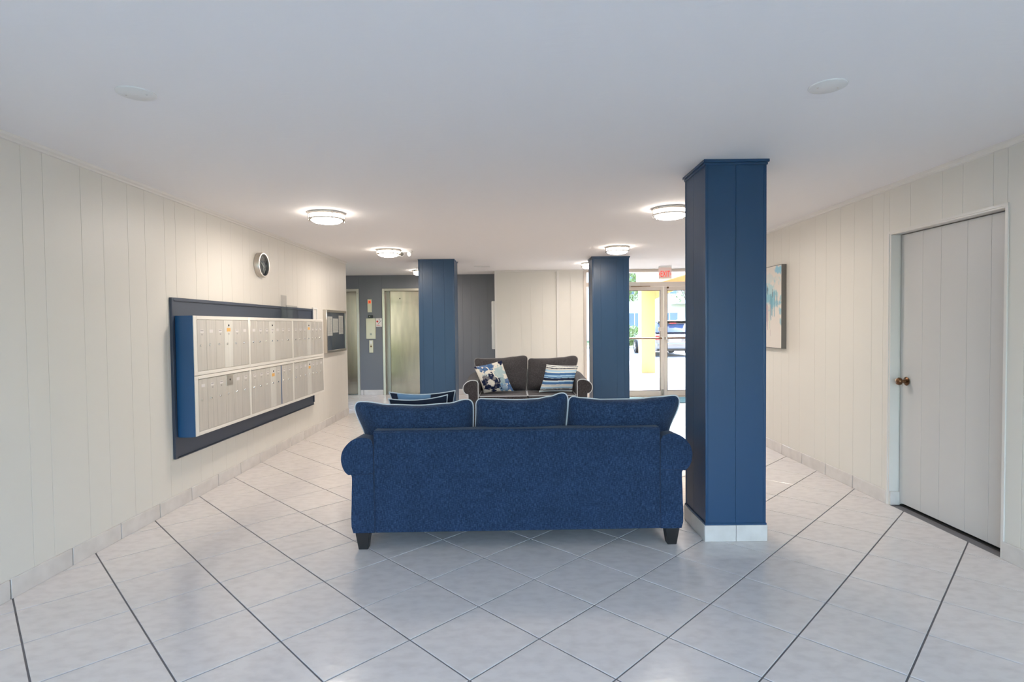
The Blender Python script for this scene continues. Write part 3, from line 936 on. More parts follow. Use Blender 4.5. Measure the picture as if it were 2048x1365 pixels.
for r_ in (0, 1):
    for c_ in range(3):
        z0, z1 = MZ[r_]; y0, y1 = MY[c_]
        lab = 'metal mailbox bank with %s doors, %s one in the %s row' % ('six' if c_ == 0 else 'seven', coln[c_], rown[r_])
        if (r_, c_) == (0, 1): lab = 'metal mailbox bank in the middle of the bottom row, blue gap between two doors'
        if (r_, c_) == (0, 0): lab = 'metal mailbox bank with six doors and a grey lock plate, nearest in bottom row'
        u = thing('mailbox_bank', lab, 'mailbox', (XL+.02, (y0+y1)/2, z0))
        bb(MB().box(XL+.012 if False else XL+.024, XF-.012, y0+.007, y1-.001, z0+.001, z1-.001), 'body', M['mail_frame'], u)
        dz0, dz1 = (.585, 1.0) if r_ == 0 else (1.066, 1.476)
        ys = ymap[c_]
        fr = MB()
        fr.box(XF-.012, XF, y0, ys[0]-.004, z0, z1).box(XF-.012, XF, ys[-1]+.004, y1, z0, z1)
        fr.box(XF-.012, XF, ys[0]-.004, ys[-1]+.004, z0, dz0-.003).box(XF-.012, XF, ys[0]-.004, ys[-1]+.004, dz1+.003, z1)
        bb(fr, 'frame', M['mail_frame'], u, .0015, seg=1)
        if r_ == 0:
            bb(MB().box(XF, XF+.006, ys[0]-.006, ys[-1]+.006, dz1+.006, dz1+.012), 'drip_edge', M['mail_frame'], u)
        nd = len(ys)-1
        for k in range(nd):
            a, b = ys[k]+.0012, ys[k+1]-.0012
            if (r_, c_) == (0, 1) and k == 5: a += .018
            mm = M['alum2'] if k == 3 and (r_, c_) != (0, 0) else M['alum']
            d = bb(MB().box(XF-.010, XF-.001, a, b, dz0, dz1), 'mailbox_door', mm, u, .001, seg=1)
            yc = (a+b)/2
            zl = dz0+(dz1-dz0)*.50 if r_ == 1 else dz0+(dz1-dz0)*.60
            yl = a+.035
            lk = MB().lathe([(0, 0), (.0105, 0), (.0105, .005), (.008, .008), (0, .008)], c=(XF-.001, yl+.01, zl), axis='x', n=12)
            bb(lk, 'lock', M['chrome'] if (k+c_) % 3 else M['nickel'], d, smooth=True)
            # name tag and number mark
            zt_ = zl+.10
            bb(MB().box(XF-.001, XF-.0003, yc-.024, yc+.028, zt_, zt_+.026), 'name_tag', M['paper'], d)
            if (k*7+c_*3+r_) % 4:
                bb(MB().box(XF-.0003, XF+.0003, yc-.018, yc+.022, zt_+.014, zt_+.021), 'tag_print', M['ink_soft'], d)
                bb(MB().box(XF-.0008, XF+.0002, yc-.004, yc+.010, zt_-.020, zt_-.008), 'tag_print', M['ink_soft'], d)
            if k == 3:
                if (r_, c_) == (0, 0):
                    bb(MB().box(XF-.001, XF+.002, yc-.055, yc+.045, dz1-.095, dz1-.006), 'lock_plate', M['nickel'], d)
                bb(MB().lathe([(0, 0), (.009, 0), (.009, .003), (0, .003)], c=(XF+.0005, yc, dz1-.045), axis='x', n=10), 'master_lock', M['black'], d)
                if (r_, c_) not in ((0, 0), (1, 1)):
                    bb(MB().box(XF-.001, XF+.0004, yc-.03, yc+.03, dz1-.098, dz1-.068), 'sticker', M['orange'], d)
        if (r_, c_) == (0, 1):
            bb(MB().box(XF-.0095, XF-.0005, ys[5]-.001, ys[5]+.0182, dz0, dz1), 'blue_gap', M['case_blue'], u)

# acrylic brochure holder standing on the mailboxes
ac = thing('brochure_holder', 'clear acrylic leaflet holder standing on top of the mailboxes', 'holder', (-2.57, 6.42, 1.509))
def acb(mb, name='panel'): return bb(mb, name, M['acrylic'], ac)
acb(MB().prism([(-2.605, 1.509), (-2.602, 1.509), (-2.602, 1.775), (-2.605, 1.775)], 'y', 6.27, 6.43), 'back_panel')
acb(MB().prism([(-2.535, 1.509), (-2.532, 1.509), (-2.548, 1.66), (-2.551, 1.66)], 'y', 6.27, 6.60), 'front_panel')
acb(MB().box(-2.602, -2.535, 6.267, 6.27, 1.509, 1.65), 'side_panel')
acb(MB().box(-2.602, -2.535, 6.60, 6.603, 1.509, 1.65), 'side_panel')
acb(MB().box(-2.602, -2.535, 6.43, 6.433, 1.512, 1.65), 'divider')
acb(MB().box(-2.604, -2.532, 6.27, 6.60, 1.509, 1.512), 'bottom_panel')
# small white bracket right of the board
wbx = thing('wall_bracket', 'small white open bracket on the wall right of the blue board', 'bracket', (XL, 7.41, 1.5))
bb(MB().box(XL, XL+.02, 7.335, 7.355, 1.46, 1.668), 'post', M['white'], wbx)
bb(MB().box(XL, XL+.02, 7.475, 7.50, 1.46, 1.668), 'post', M['white'], wbx)
bb(MB().box(XL, XL+.02, 7.355, 7.475, 1.648, 1.668), 'top_bar', M['white'], wbx)
bb(MB().box(XL, XL+.006, 7.355, 7.475, 1.46, 1.648), 'back_plate', M['wall_trim'], wbx)

# notice board
nb = thing('notice_board', 'glazed blue notice board with three papers at the end of left wall', 'board', (XL, 8.22, 1.34))
NY0, NY1, NZ0, NZ1 = 7.765, 8.69, 1.04, 1.655
bb(MB().box(XL, XL+.03, NY0+.02, NY1-.02, NZ0+.02, NZ1-.02), 'backing', M['felt'], nb)
f = MB().box(XL, XL+.05, NY0, NY0+.035, NZ0, NZ1).box(XL, XL+.05, NY1-.035, NY1, NZ0, NZ1).box(XL, XL+.05, NY0+.035, NY1-.035, NZ0, NZ0+.035).box(XL, XL+.05, NY0+.035, NY1-.035, NZ1-.035, NZ1)
bb(f, 'frame', M['nickel'], nb, .003, seg=1)
bb(MB().box(XL+.040, XL+.043, NY0+.036, NY1-.036, NZ0+.036, NZ1-.036), 'glass', M['glass'], nb)
for (a, b, c, d, lab) in ((7.835, 8.07, 1.283, 1.56, 'left white notice with fine print pinned in the notice board'), (8.10, 8.335, 1.327, 1.533, 'short middle notice pinned in the notice board'), (8.37, 8.58, 1.30, 1.58, 'right white notice pinned in the notice board')):
    nt_ = thing('notice', lab, 'paper', (XL+.03, (a+b)/2, c), group=None)
    bb(MB().box(XL+.0305, XL+.0315, a, b, c, d), 'sheet', M['paper'], nt_)
    ln = MB(); z = d-.03
    while z > c+.02:
        ln.box(XL+.0315, XL+.032, a+.02, b-random.uniform(.02, .07), z, z+.004); z -= .014
    bb(ln, 'print', M['ink_soft'], nt_)

# clock
ck = thing('wall_clock', 'round silver clock with black dial on the left wall', 'clock', (XL, 5.83, 2.065))
rad = .128
bb(MB().lathe([(rad-.006, 0), (rad, .004), (rad, .050), (rad-.004, .056), (rad-.014, .056), (rad-.016, .050), (rad-.016, .030), (0, .030)], c=(XL, 5.83, 2.065), axis='x', n=48), 'case', M['nickel'], ck, smooth=True)
bb(MB().lathe([(0, .030), (rad-.017, .030), (rad-.017, .0325), (0, .0325)], c=(XL, 5.83, 2.065), axis='x', n=48), 'dial', M['black'], ck)
ROTX = Matrix(((0, 0, 1), (1, 0, 0), (0, 1, 0)))   # text x->+y, y->+z, normal->+x
for h in range(1, 13):
    me = text_mesh(str(h), .028, .0004, M['white'])
    o = obj('numeral', me, ck)
    a = h*PI/6
    o.matrix_local = Matrix.Translation((.034, .088*math.sin(a), .088*math.cos(a))) @ ROTX.to_4x4()
def hand(ang, ln, w, x, m=M['white']):
    a = math.radians(ang)
    d = Vector((0, math.sin(a), math.cos(a))); p = Vector((0, math.cos(a), -math.sin(a)))
    vs = []
    for t, ww in ((-.02, w), (ln, w*.6)):
        for s in (-1, 1):
            for xx in (x, x+.0015): q = d*t+p*s*ww; vs.append((xx, q.y, q.z))
    MB().add(vs, [(0, 2, 3, 1), (4, 5, 7, 6), (0, 1, 5, 4), (2, 6, 7, 3), (1, 3, 7, 5), (0, 4, 6, 2)]).build('hand', m, ck)
hand(303, .062, .005, .036); hand(160, .085, .0038, .039); hand(125, .05, .0015, .041)
bb(MB().lathe([(0, .054), (rad-.016, .054), (rad-.016, .0555), (0, .0555)], c=(XL, 5.83, 2.065), axis='x', n=40), 'glass', M['glass'], ck)

# ================================================================ PAINTING (right wall)
pt = thing('painting', 'abstract turquoise and cream painting with grey sides on the right wall', 'painting', (XR, 6.37, 1.57))
PY0, PY1, PZ0, PZ1 = 5.82, 6.92, 1.13, 2.018
def pcol(u, v):
    # u: 0 near edge .. 1 far edge ; v up
    c = (.74, .68, .62)
    def blob(cu, cv, ru, rv, col, k, sc=9, sd=0, amt=1.1):
        nonlocal c
        d = math.hypot((u-cu)/ru, (v-cv)/rv)
        q = d + amt*nz(u*1.6, v, sc, sd) + .5*nz(u*3, v*1.5, sc*2.3, sd+4)
        if q < .9: c = mixc(c, col, k*min(1, (.9-q)*4))
    def drip(cu, cv, ru, rv, col, k, sd, thr=.12):
        nonlocal c
        d = math.hypot((u-cu)/ru, (v-cv)/rv)
        q = nz(u*24, v*2.0, 1.5, sd)*(1.25-d)
        if d < 1.2 and q > thr: c = mixc(c, col, k)
    T1, T2, T3 = (.24, .50, .60), (.42, .62, .64), (.14, .36, .46)
    blob(.06, .95, .09, .06, (.25, .55, .70), .9, 8, 1, .5)
    blob(.16, .86, .14, .05, T2, .35, 7, 2)
    blob(.24, .66, .20, .17, T2, .9, 9, 3)
    blob(.20, .58, .14, .12, T1, .9, 12, 4)
    blob(.45, .70, .18, .16, T1, .8, 10, 5)
    blob(.65, .60, .25, .20, T2, .8, 9, 6)
    blob(.02, .45, .035, .05, T1, .8, 8, 7, .6)
    blob(.01, .31, .03, .05, T1, .7, 8, 8, .6)
    drip(.30, .55, .28, .22, T3, .7, 9)
    drip(.22, .70, .14, .10, (.16, .13, .16), .8, 10, .16)
    drip(.38, .68, .14, .10, (.25, .20, .24), .8, 12, .16)
    drip(.32, .36, .20, .20, (.50, .40, .40), .6, 13, .14)
    drip(.42, .32, .22, .20, (.36, .54, .44), .6, 14, .14)
    drip(.24, .40, .10, .26, (.45, .33, .36), .6, 15, .14)
    return c
N1, N2 = 110, 110
V = []; cols = []; F = []
for i in range(N1+1):
    for j in range(N2+1):
        u, v = i/N1, j/N2
        V.append((-.052, lerp(PY0+.006, PY1-.006, u)-6.37, lerp(PZ0+.006, PZ1-.006, v)-1.57)); cols.append(pcol(u, v))
for i in range(N1):
    for j in range(N2):
        a = i*(N2+1)+j; F.append((a, a+1, a+N2+2, a+N2+1))
me = bpy.data.meshes.new('canvas'); me.from_pydata(V, [], F)
ca = me.color_attributes.new('Col', 'FLOAT_COLOR', 'POINT')
for k, c in enumerate(cols): ca.data[k].color = (c[0], c[1], c[2], 1)
me.materials.append(M['paint_print'])
obj('canvas', me, pt)
f = MB().box(XR-.0525, XR-.002, PY0, PY0+.005, PZ0, PZ1).box(XR-.0525, XR-.002, PY1-.005, PY1, PZ0, PZ1).box(XR-.0525, XR-.002, PY0+.005, PY1-.005, PZ0, PZ0+.005).box(XR-.0525, XR-.002, PY0+.005, PY1-.005, PZ1-.005, PZ1)
bb(f, 'frame', M['canvas_side'], pt)

# ================================================================ ELEVATORS
def elevator(n, x0, x1):
    r = struct(thing('door_%d' % n, None, None, ((x0+x1)/2, YF, 0)))
    w = (x1-x0)/2
    fr = MB()
    fw = .052
    fr.box(-w, -w+fw, -.015, .12, 0, 2.185).box(w-fw, w, -.015, .12, 0, 2.185).box(-w+fw, w-fw, -.015, .12, 2.135, 2.185)
    fr.build('door_frame', M['steel_frame'], r, bevel=.003, seg=1)
    # jamb returns
    jb = MB().box(-w+fw, -w+fw+.085, .085, .12, 0, 2.135).box(w-fw-.02, w-fw, .085, .12, 0, 2.135)
    jb.build('jamb', M['steel_dark'], r)
    # slightly wavy steel leaf
    N = 28
    a, b = -w+fw+.005, w-fw-.005
    V = []; F = []
    for i in range(N+1):
        for j in range(N*2+1):
            x = lerp(a, b, i/N); z = lerp(.006, 2.135, j/(2*N))
            y = .112+.0011*math.sin(3.1*z+1.2*x+n)+.0007*math.sin(7*x+2*z)+(.0012*math.sin(14*z+3*x) if z > 1.9 else 0)
            V.append((x, y, z))
    for i in range(N):
        for j in range(2*N):
            q = i*(2*N+1)+j; F.append((q, q+2*N+1, q+2*N+2, q+1))
    mbx = MB(); mbx.v = V; mbx.f = F
    mbx.box(a, b, .118, .15, .006, 2.135)
    leaf = mbx.build('door_leaf', M['steel'], r, smooth=True)
    MB().lathe([(0, 0), (.010, 0), (.010, .004), (0, .004)], c=(-w+.34, .106, 1.985), axis='y', n=12).build('keyhole', M['black'], leaf)
    for xx in (-w+.028,):
        MB().lathe([(0, 0), (.007, 0), (.007, .003), (0, .003)], c=(xx, -.018, 2.09), axis='y', n=10).build('stud', M['steel_dark'], r)
    for xx in (w-.028,):
        MB().lathe([(0, 0), (.007, 0), (.007, .003), (0, .003)], c=(xx, -.018, 2.09), axis='y', n=10).build('stud', M['steel_dark'], r)
    MB().box(-w+fw, w-fw, -.01, .12, -.003, .005).build('sill', M['steel_dark'], r)
    return r
elevator(2, *EL[0]); elevator(3, *EL[1])
def plate(name, label, cat, x0, x1, z0, z1, m, y=YF, th=.012):
    o = thing(name, label, cat, ((x0+x1)/2, y, z0))
    bb(MB().box(x0, x1, y-th, y, z0, z1), 'plate', m, o, .002, seg=1)
    return o
o = plate('floor_indicator', 'narrow pale plate with a red lit arrow above the elevator call panel', 'indicator', -2.955, -2.868, 1.704, 1.971, M['brass_plate'])
bb(MB().box(-2.94, -2.883, YF-.014, YF-.011, 1.885, 1.945), 'red_lens', M['red_ind'], o)
bb(MB().box(-2.932, -2.891, YF-.0155, YF-.014, 1.910, 1.918), 'arrow', M['black'], o)
bb(MB().box(-2.915, -2.908, YF-.0155, YF-.014, 1.895, 1.935), 'arrow', M['black'], o)
o = plate('key_reader', 'small black box between the red indicator and the call panel', 'box', -2.94, -2.85, 1.588, 1.643, M['black'], th=.02)
bb(MB().box(-2.925, -2.905, YF-.022, YF-.02, 1.605, 1.63), 'slot', M['steel_dark'], o)
o = plate('intercom_panel', 'square pale brass panel of small engraved buttons between the elevators', 'panel', -2.993, -2.797, 1.16, 1.580, M['brass_plate'])
for i in range(4):
    for j in range(5):
        bb(MB().box(-2.955+i*.036, -2.94+i*.036, YF-.0132, YF-.012, 1.335+j*.038, 1.345+j*.038), 'button', M['steel_frame'], o)
bb(MB().box(-2.915, -2.875, YF-.015, YF-.012, 1.235, 1.275), 'push_button', M['steel_dark'], o)
for px in (-2.98, -2.81):
    for pz in (1.175, 1.565):
        bb(MB().lathe([(0, 0), (.004, 0), (.004, .002), (0, .002)], c=(px, YF-.0135, pz), axis='y', n=8), 'screw', M['steel_dark'], o)
o = plate('call_button', 'narrow pale plate with elevator call button, below the brass panel', 'button', -2.935, -2.853, .872, 1.13, M['brass_plate'])
bb(MB().box(-2.915, -2.873, YF-.0135, YF-.012, 1.06, 1.12), 'label_print', M['paper'], o)
bb(MB().box(-2.912, -2.878, YF-.016, YF-.012, .985, 1.02), 'push_button', M['bronze'], o)
o = plate('fire_sign', 'small white and red pictogram sign left of the elevator door', 'sign', -2.79, -2.668, 1.405, 1.58, M['paper'], th=.004)
def pic(mb, nm, m): bb(mb, nm, m, o)
pic(MB().lathe([(0, 0), (.020, 0), (.020, .001), (0, .001)], c=(-2.760, YF-.005, 1.513), axis='y', n=12), 'flame', M['red'])
st = MB()
for k in range(5): st.box(-2.742+k*.012, -2.73+k*.012, YF-.0055, YF-.004, 1.465+k*.014, 1.479+k*.014)
pic(st, 'stairs', M['ink'])
pic(MB().box(-2.725, -2.718, YF-.0055, YF-.004, 1.52, 1.555).box(-2.73, -2.713, YF-.0055, YF-.004, 1.555, 1.567), 'figure', M['ink'])
pic(MB().box(-2.78, -2.70, YF-.0055, YF-.004, 1.425, 1.431).box(-2.78, -2.72, YF-.0055, YF-.004, 1.44, 1.446), 'print', M['red'])

# white cabinet on side of cream block
wc2 = thing('wall_cabinet', 'slim white cabinet on the edge of the cream wall beside the blue wall', 'cabinet', (-.35, 10.95, .94))
bb(MB().box(-.385, -.312, 10.78, 11.12, .945, 1.88), 'case', M['white'], wc2, .004)
bb(MB().box(-.392, -.385, 10.79, 11.11, .955, 1.87), 'cabinet_door', M['white'], wc2, .002, seg=1)
bb(MB().box(-.397, -.392, 10.80, 10.81, 1.38, 1.43), 'latch', M['nickel'], wc2)

# ================================================================ CEILING LIGHTS
def lamp(x, y, z, label, on=True):
    r = thing('ceiling_light', label, 'light', (x, y, z), group=None)
    MB().lathe([(0, 0), (.150, 0), (.150, -.012), (0, -.012)], n=40).build('base_pan', M['white'], r, smooth=True)
    MB().lathe([(.140, -.012), (.144, -.02), (.144, -.058), (.138, -.070), (.11, -.086), (.06, -.096), (0, -.099)], n=40).build('diffuser', M['diffuser'], r, smooth=True)
    for zz in (-.018, -.062):
        MB().lathe([(.150, zz-.006), (.161, zz-.006), (.161, zz+.006), (.150, zz+.006), (.150, zz-.006)], n=40).build('ring', M['nickel'], r, smooth=True)
    for k in range(4):
        a = k*PI/2+.6
        MB().lathe([(0, -.075), (.005, -.075), (.005, -.004), (0, -.004)], c=(.163*math.cos(a), .163*math.sin(a), 0), n=8).build('post', M['nickel'], r, smooth=True)
    ld = bpy.data.lights.new('lamp_glow', 'AREA'); ld.shape = 'DISK'; ld.size = .24; ld.energy = LAMP_W; ld.color = (1.0, .905, .81)
    lo = bpy.data.objects.new('bulb', ld); C.objects.link(lo); lo.parent = r; lo.location = (0, 0, -.103)
    return r
lamp(-1.665, 5.05, HC, 'lit round ceiling light nearest above the mailboxes, left side')
lamp(-1.65, 7.5, HC, 'lit round ceiling light beside the small twin spotlight')
lamp(1.42, 7.45, HC, 'lit round ceiling light in front of the column by the entrance')
lamp(1.43, 5.0, HC, 'lit round ceiling light partly hidden by the tall near column')
lamp(-1.70, 10.5, HC2, 'lit round ceiling light half hidden behind the elevator column')
lamp(1.36, 9.55, HC2, 'ceiling light half hidden behind the column by the entrance')
for x, lab in ((-1.634, 'flat white round cover plate on ceiling, left'), (1.395, 'flat white round cover plate on ceiling, right')):
    o = thing('cover_plate', lab, 'cover', (x, 2.46, HC))
    MB().lathe([(0, 0), (.078, 0), (.077, -.004), (.070, -.007), (0, -.008)], n=36).build('plate', M['white'], o, smooth=True)
    for s in (-1, 1):
        MB().lathe([(0, -.007), (.004, -.0075), (.003, -.0095), (0, -.0098)], c=(s*.045, 0, 0), n=8).build('screw', M['nickel'], o, smooth=True)
sp = thing('twin_spotlight', 'small white twin-headed emergency fitting beside a ceiling light', 'light', (-1.44, 7.62, HC))
MB().box(-.085, .085, -.04, .04, -.022, 0).build('base_plate', M['white'], sp, bevel=.006)
for s in (-1, 1):
    h = MB().lathe([(0, .03), (.022, .028), (.034, 0), (.034, -.012), (0, -.012)], axis='y', n=16).build('lamp_head', M['white'], sp, smooth=True, loc=(s*.055, -.02, -.045))
    h.rotation_euler = (.2, 0, s*-.5)
    MB().lathe([(0, -.014), (.026, -.014), (.026, -.011), (0, -.011)], axis='y', n=16).build('lens', M['steel_dark'], h)
vt = thing('ceiling_vent', 'thin flat cover on the ceiling in front of the cream wall', 'vent', (-.52, 9.9, HC2))
MB().box(-.14, .14, -.10, .10, -.008, 0).build('plate', M['white'], vt, bevel=.002, seg=1)

# ================================================================ ENTRANCE
def door_leaf(n, x0, x1, hinge):
    r = struct(thing('door_%d' % n, None, None, ((x0+x1)/2, YG, 0)))
    w = (x1-x0)/2; sw = .062
    for s in (-1, 1):
        a = s*w
        MB().box(a, a-s*sw, -.02, .025, .012, 2.12).build('stile', M['entry_frame'], r, bevel=.003, seg=1)
    MB().box(-w+sw, w-sw, -.02, .025, .012, .112).build('rail', M['entry_frame'], r, bevel=.002, seg=1)
    MB().box(-w+sw, w-sw, -.02, .025, 2.052, 2.12).build('rail', M['entry_frame'], r, bevel=.002, seg=1)
    gk = MB()
    gk.box(-w+sw, -w+sw+.010, -.012, .018, .112, 2.052).box(w-sw-.010, w-sw, -.012, .018, .112, 2.052).box(-w+sw+.01, w-sw-.01, -.012, .018, .112, .122).box(-w+sw+.01, w-sw-.01, -.012, .018, 2.042, 2.052)
    gk.build('gasket', M['gasket'], r)
    MB().box(-w+sw, w-sw, 0, .006, .112, 2.052).build('pane', M['glass'], r)
    bar = MB().tube([(-w+.03, -.075, 1.13), (w-.03, -.075, 1.13)], .014, 8).build('push_bar', M['bronze'], r, smooth=True)
    for s in (-1, 1):
        MB().box(s*(w-.03)-.018, s*(w-.03)+.018, -.09, -.02, 1.105, 1.155).build('bar_bracket', M['nickel'], bar, bevel=.004)
    return r
dl = door_leaf(4, 1.985, 2.922, -1)
dr = door_leaf(5, 2.929, 3.866, 1)
# lock rail box, bottom bolt and closer
MB().box(2.815-2.4535, 2.922-2.4535, -.045, -.02, 1.262, 1.34).build('lock_box', M['entry_frame'], dl, bevel=.003, seg=1)
MB().box(2.875-2.4535, 2.915-2.4535, -.04, -.02, .03, .14).build('floor_bolt', M['steel_dark'], dl, bevel=.004)
cl = MB().box(-.235, 0.0, -.075, -.02, 2.135, 2.20).build('door_closer', M['nickel'], dl, bevel=.006)
MB().tube([(-.17, -.07, 2.125), (.02, -.16, 2.118), (.20, -.06, 2.13)], .008, 6).build('closer_arm', M['bronze'], cl, smooth=True)
MB().lathe([(0, 0), (.018, 0), (.018, .02), (0, .02)], c=(-.40, -.055, 2.10), axis='y', n=12).build('top_bolt', M['bronze'], dr)
# frame members
ef = MB()
ef.box(1.386, 5.281, YG-.034, YG+.044, 2.125, 2.212)       # header
ef.box(1.386, 5.281, YG-.034, YG+.044, 2.403, HC2-.001)         # top
for x in (1.387, 1.925, 3.87, 5.22): ef.box(x, x+.055, YG-.03, YG+.04, 0, 2.405)
ef.box(1.44, 1.927, YG-.028, YG+.038, 0, .10).box(3.923, 5.222, YG-.028, YG+.038, 0, .10)
w2 = struct(ef.build('window_2', M['entry_frame']))
MB().box(1.442, 1.925, YG, YG+.006, .10, 2.125).build('pane', M['glass'], w2)
MB().box(3.925, 5.22, YG, YG+.006, .10, 2.125).build('pane', M['glass'], w2)
MB().box(1.442, 1.925, YG, YG+.006, 2.212, 2.405).build('pane', M['glass'], w2)
MB().box(1.98, 3.87, YG, YG+.006, 2.212, 2.405).build('pane', M['glass'], w2)
MB().box(3.925, 5.22, YG, YG+.006, 2.212, 2.405).build('pane', M['glass'], w2)
struct(MB().box(1.925, 3.925, YG-.06, YG+.05, -.003, .010).build('trim_4', M['steel_frame']))

# exit sign
ex = thing('exit_sign', 'red EXIT sign hanging from the ceiling before the glass doors', 'sign', (2.818, 10.2, 2.32))
MB().box(-.11, .11, -.035, .035, HC2-2.32-.022, HC2-2.32).build('mount', M['white'], ex, bevel=.004)
MB().box(-.118, .118, -.010, .010, -.088, HC2-2.32-.022).build('panel', M['exit_body'], ex, bevel=.004)
me = text_mesh('EXIT', .155, .002, M['exit_red'])
o = obj('lettering', me, ex); o.rotation_euler = (PI/2, 0, 0); o.location = (0, -.013, -.005); o.scale = (.56, 1.05, 1)
for s in (-1, 1):
    MB().prism([(s*.112, -.005), (s*.098, .028), (s*.098, -.038)], 'y', -.0125, -.0100).build('chevron', M['exit_red'], ex)

# teal mat
o = thing('door_mat', 'teal floor mat lying in front of the glass doors', 'mat', (3.0, 10.12, 0))
MB().box(-1.0, 1.0, -.34, .40, .0005, .010).build('pile', M['mat'], o, bevel=.003, seg=1)
MB().box(-1.02, 1.02, -.36, .42, .0003, .006).build('edging', M['dark'], o)

# ================================================================ OUTSIDE (entry side)
struct(MB().box(-30, 60, YG+.07, 21.5, -.22, -.02).build('ground_paving', M['concrete']))
struct(MB().box(-30, 60, 21.5, 33.0, -.22, -.03).build('ground_drive', M['asphalt']))
struct(MB().box(-30, 60, 33.0, 33.25, -.22, .10).build('ground_kerb', M['concrete']))
struct(MB().box(-40, 90, 33.25, 70, -.22, .06).build('ground_lawn', M['grass']))
# building's own outer wall above the entrance and beside it
ob = MB().box(-8, 1.30, YF+.26, YF+.5, 0, 6.0).box(5.46, 14, YG+.02, YG+.3, 0, 6.0).box(1.386, 5.46, YG+.06, YG+.3, HC2+.01, 6.0)
struct(ob.build('wall_outside', M['yellow']))
# canopy: roof slab on square yellow columns with arched fascia
cn = thing('canopy', 'yellow stucco entrance canopy with arched beams over the driveway', 'canopy', (8, 14, 0))
bb(MB().box(3.70, 13.0, YG+.31, 16.5, 2.95, 3.25), 'roof_slab', M['yellow'], cn)
def arch(x0, x1, zs, za, ztop, y0, y1):
    pts = [(x0, ztop), (x0, zs)]
    for k in range(1, 16):
        t = k/16; pts.append((lerp(x0, x1, t), zs+(za-zs)*math.sin(PI*t)))
    pts += [(x1, zs), (x1, ztop)]
    return MB().prism(pts, 'y', y0, y1)
bb(arch(4.16, 8.3, 2.12, 2.72, 2.95, 16.1, 16.5), 'arched_beam', M['yellow'], cn)
bb(arch(8.7, 12.6, 2.12, 2.72, 2.95, 16.1, 16.5), 'arched_beam', M['yellow'], cn)
for x in (3.76, 8.3, 12.6):
    bb(MB().box(x, x+.40, 16.1, 16.5, -.02, 2.95), 'column', M['yellow'], cn, .01)
bb(MB().box(3.70, 3.76, YG+.31, 16.5, 2.45, 2.95), 'side_beam', M['yellow'], cn)

# hedge and bushes made of leaf cards, shared mesh
def leaf_blob(rx, ry, rz_, n, size, seed, shell=.6):
    rnd = random.Random(seed); mb = MB()
    for _ in range(n):
        while True:
            p = Vector((rnd.uniform(-1, 1), rnd.uniform(-1, 1), rnd.uniform(-1, 1)))
            if shell < p.length <= 1: break
        k = 1+.25*mn.noise(p*2.5+Vector((seed, 0, 0)))
        c = Vector((p.x*rx*k, p.y*ry*k, p.z*rz_*k))
        a = Vector((rnd.gauss(0, 1), rnd.gauss(0, 1), rnd.gauss(0, 1))).normalized()
        b = a.orthogonal().normalized()
        s = size*rnd.uniform(.6, 1.3)
        d = a.cross(b)
        mb.add([c+b*s, c+d*s*.45, c-b*s, c-d*s*.45], [(0, 1, 2, 3)])
    return mb
for k, (x, y, lab) in enumerate(((7.3, 34.6, 'clipped green hedge seen left of the yellow canopy column'), (10.9, 34.6, 'clipped green hedge behind the parked car'))):
    h = thing('hedge', lab, 'hedge', (x, y, .06))
    leaf_blob(1.6, .6, .62, 2600, .09, k+3, .5).build('foliage', M['leaf_pale'], h, kind='stuff', loc=(0, 0, .6))
    MB().lathe([(.06, 0), (.05, .5)], n=8).build('stem', M['bark'], h)

def tree(x, y, label, h, cr, lm, seed, leaves=3500, bare=False, base=0.06):
    rnd = random.Random(seed)
    t = thing('tree', label, 'tree', (x, y, base))
    tr = MB()
    tr.tube([(0, 0, 0), (rnd.uniform(-.1, .1), 0, h*.3), (rnd.uniform(-.2, .2), rnd.uniform(-.2, .2), h*.6)], [.20, .15, .11], 8)
    tips = []
    for k in range(11 if not bare else 20):
        a = rnd.uniform(0, 2*PI); z0 = h*rnd.uniform(.25, .58)
        e = Vector((math.cos(a)*cr*rnd.uniform(.5, .95), math.sin(a)*cr*rnd.uniform(.5, .95), h*rnd.uniform(.6, .98)))
        mid = Vector((e.x*.45, e.y*.45, lerp(z0, e.z, .55)))
        tr.tube([(0, 0, z0), mid, e], [.07, .045, .015], 5)
        if bare:
            for q in range(6):
                p = mid.lerp(e, rnd.random()); d = Vector((rnd.gauss(0, .5), rnd.gauss(0, .5), rnd.uniform(.2, .9)))
                tr.tube([p, p+d*.6, p+d*1.1+Vector((rnd.gauss(0, .1), 0, .1))], [.022, .014, .006], 4)
    tr.build('trunk', M['bark'], t, smooth=True)
    mb = leaf_blob(cr, cr, h*.3, leaves, .12, seed, .35)
    mb.build('foliage', lm, t, kind='stuff', loc=(0, 0, h*.72))
    return t
tree(8.6, 41.5, 'pale leafy tree seen through the left glass door', 7.0, 1.9, M['leaf_pale'], 5, 3500)
tree(11.9, 36.6, 'bare-branched tree above the parked car', 6.2, 2.1, M['leaf_pale'], 11, 350, bare=True)
tree(19.8, 42, 'leafy tree in front of the far end of the apartments', 7.0, 2.6, M['leaf'], 13, 2500)

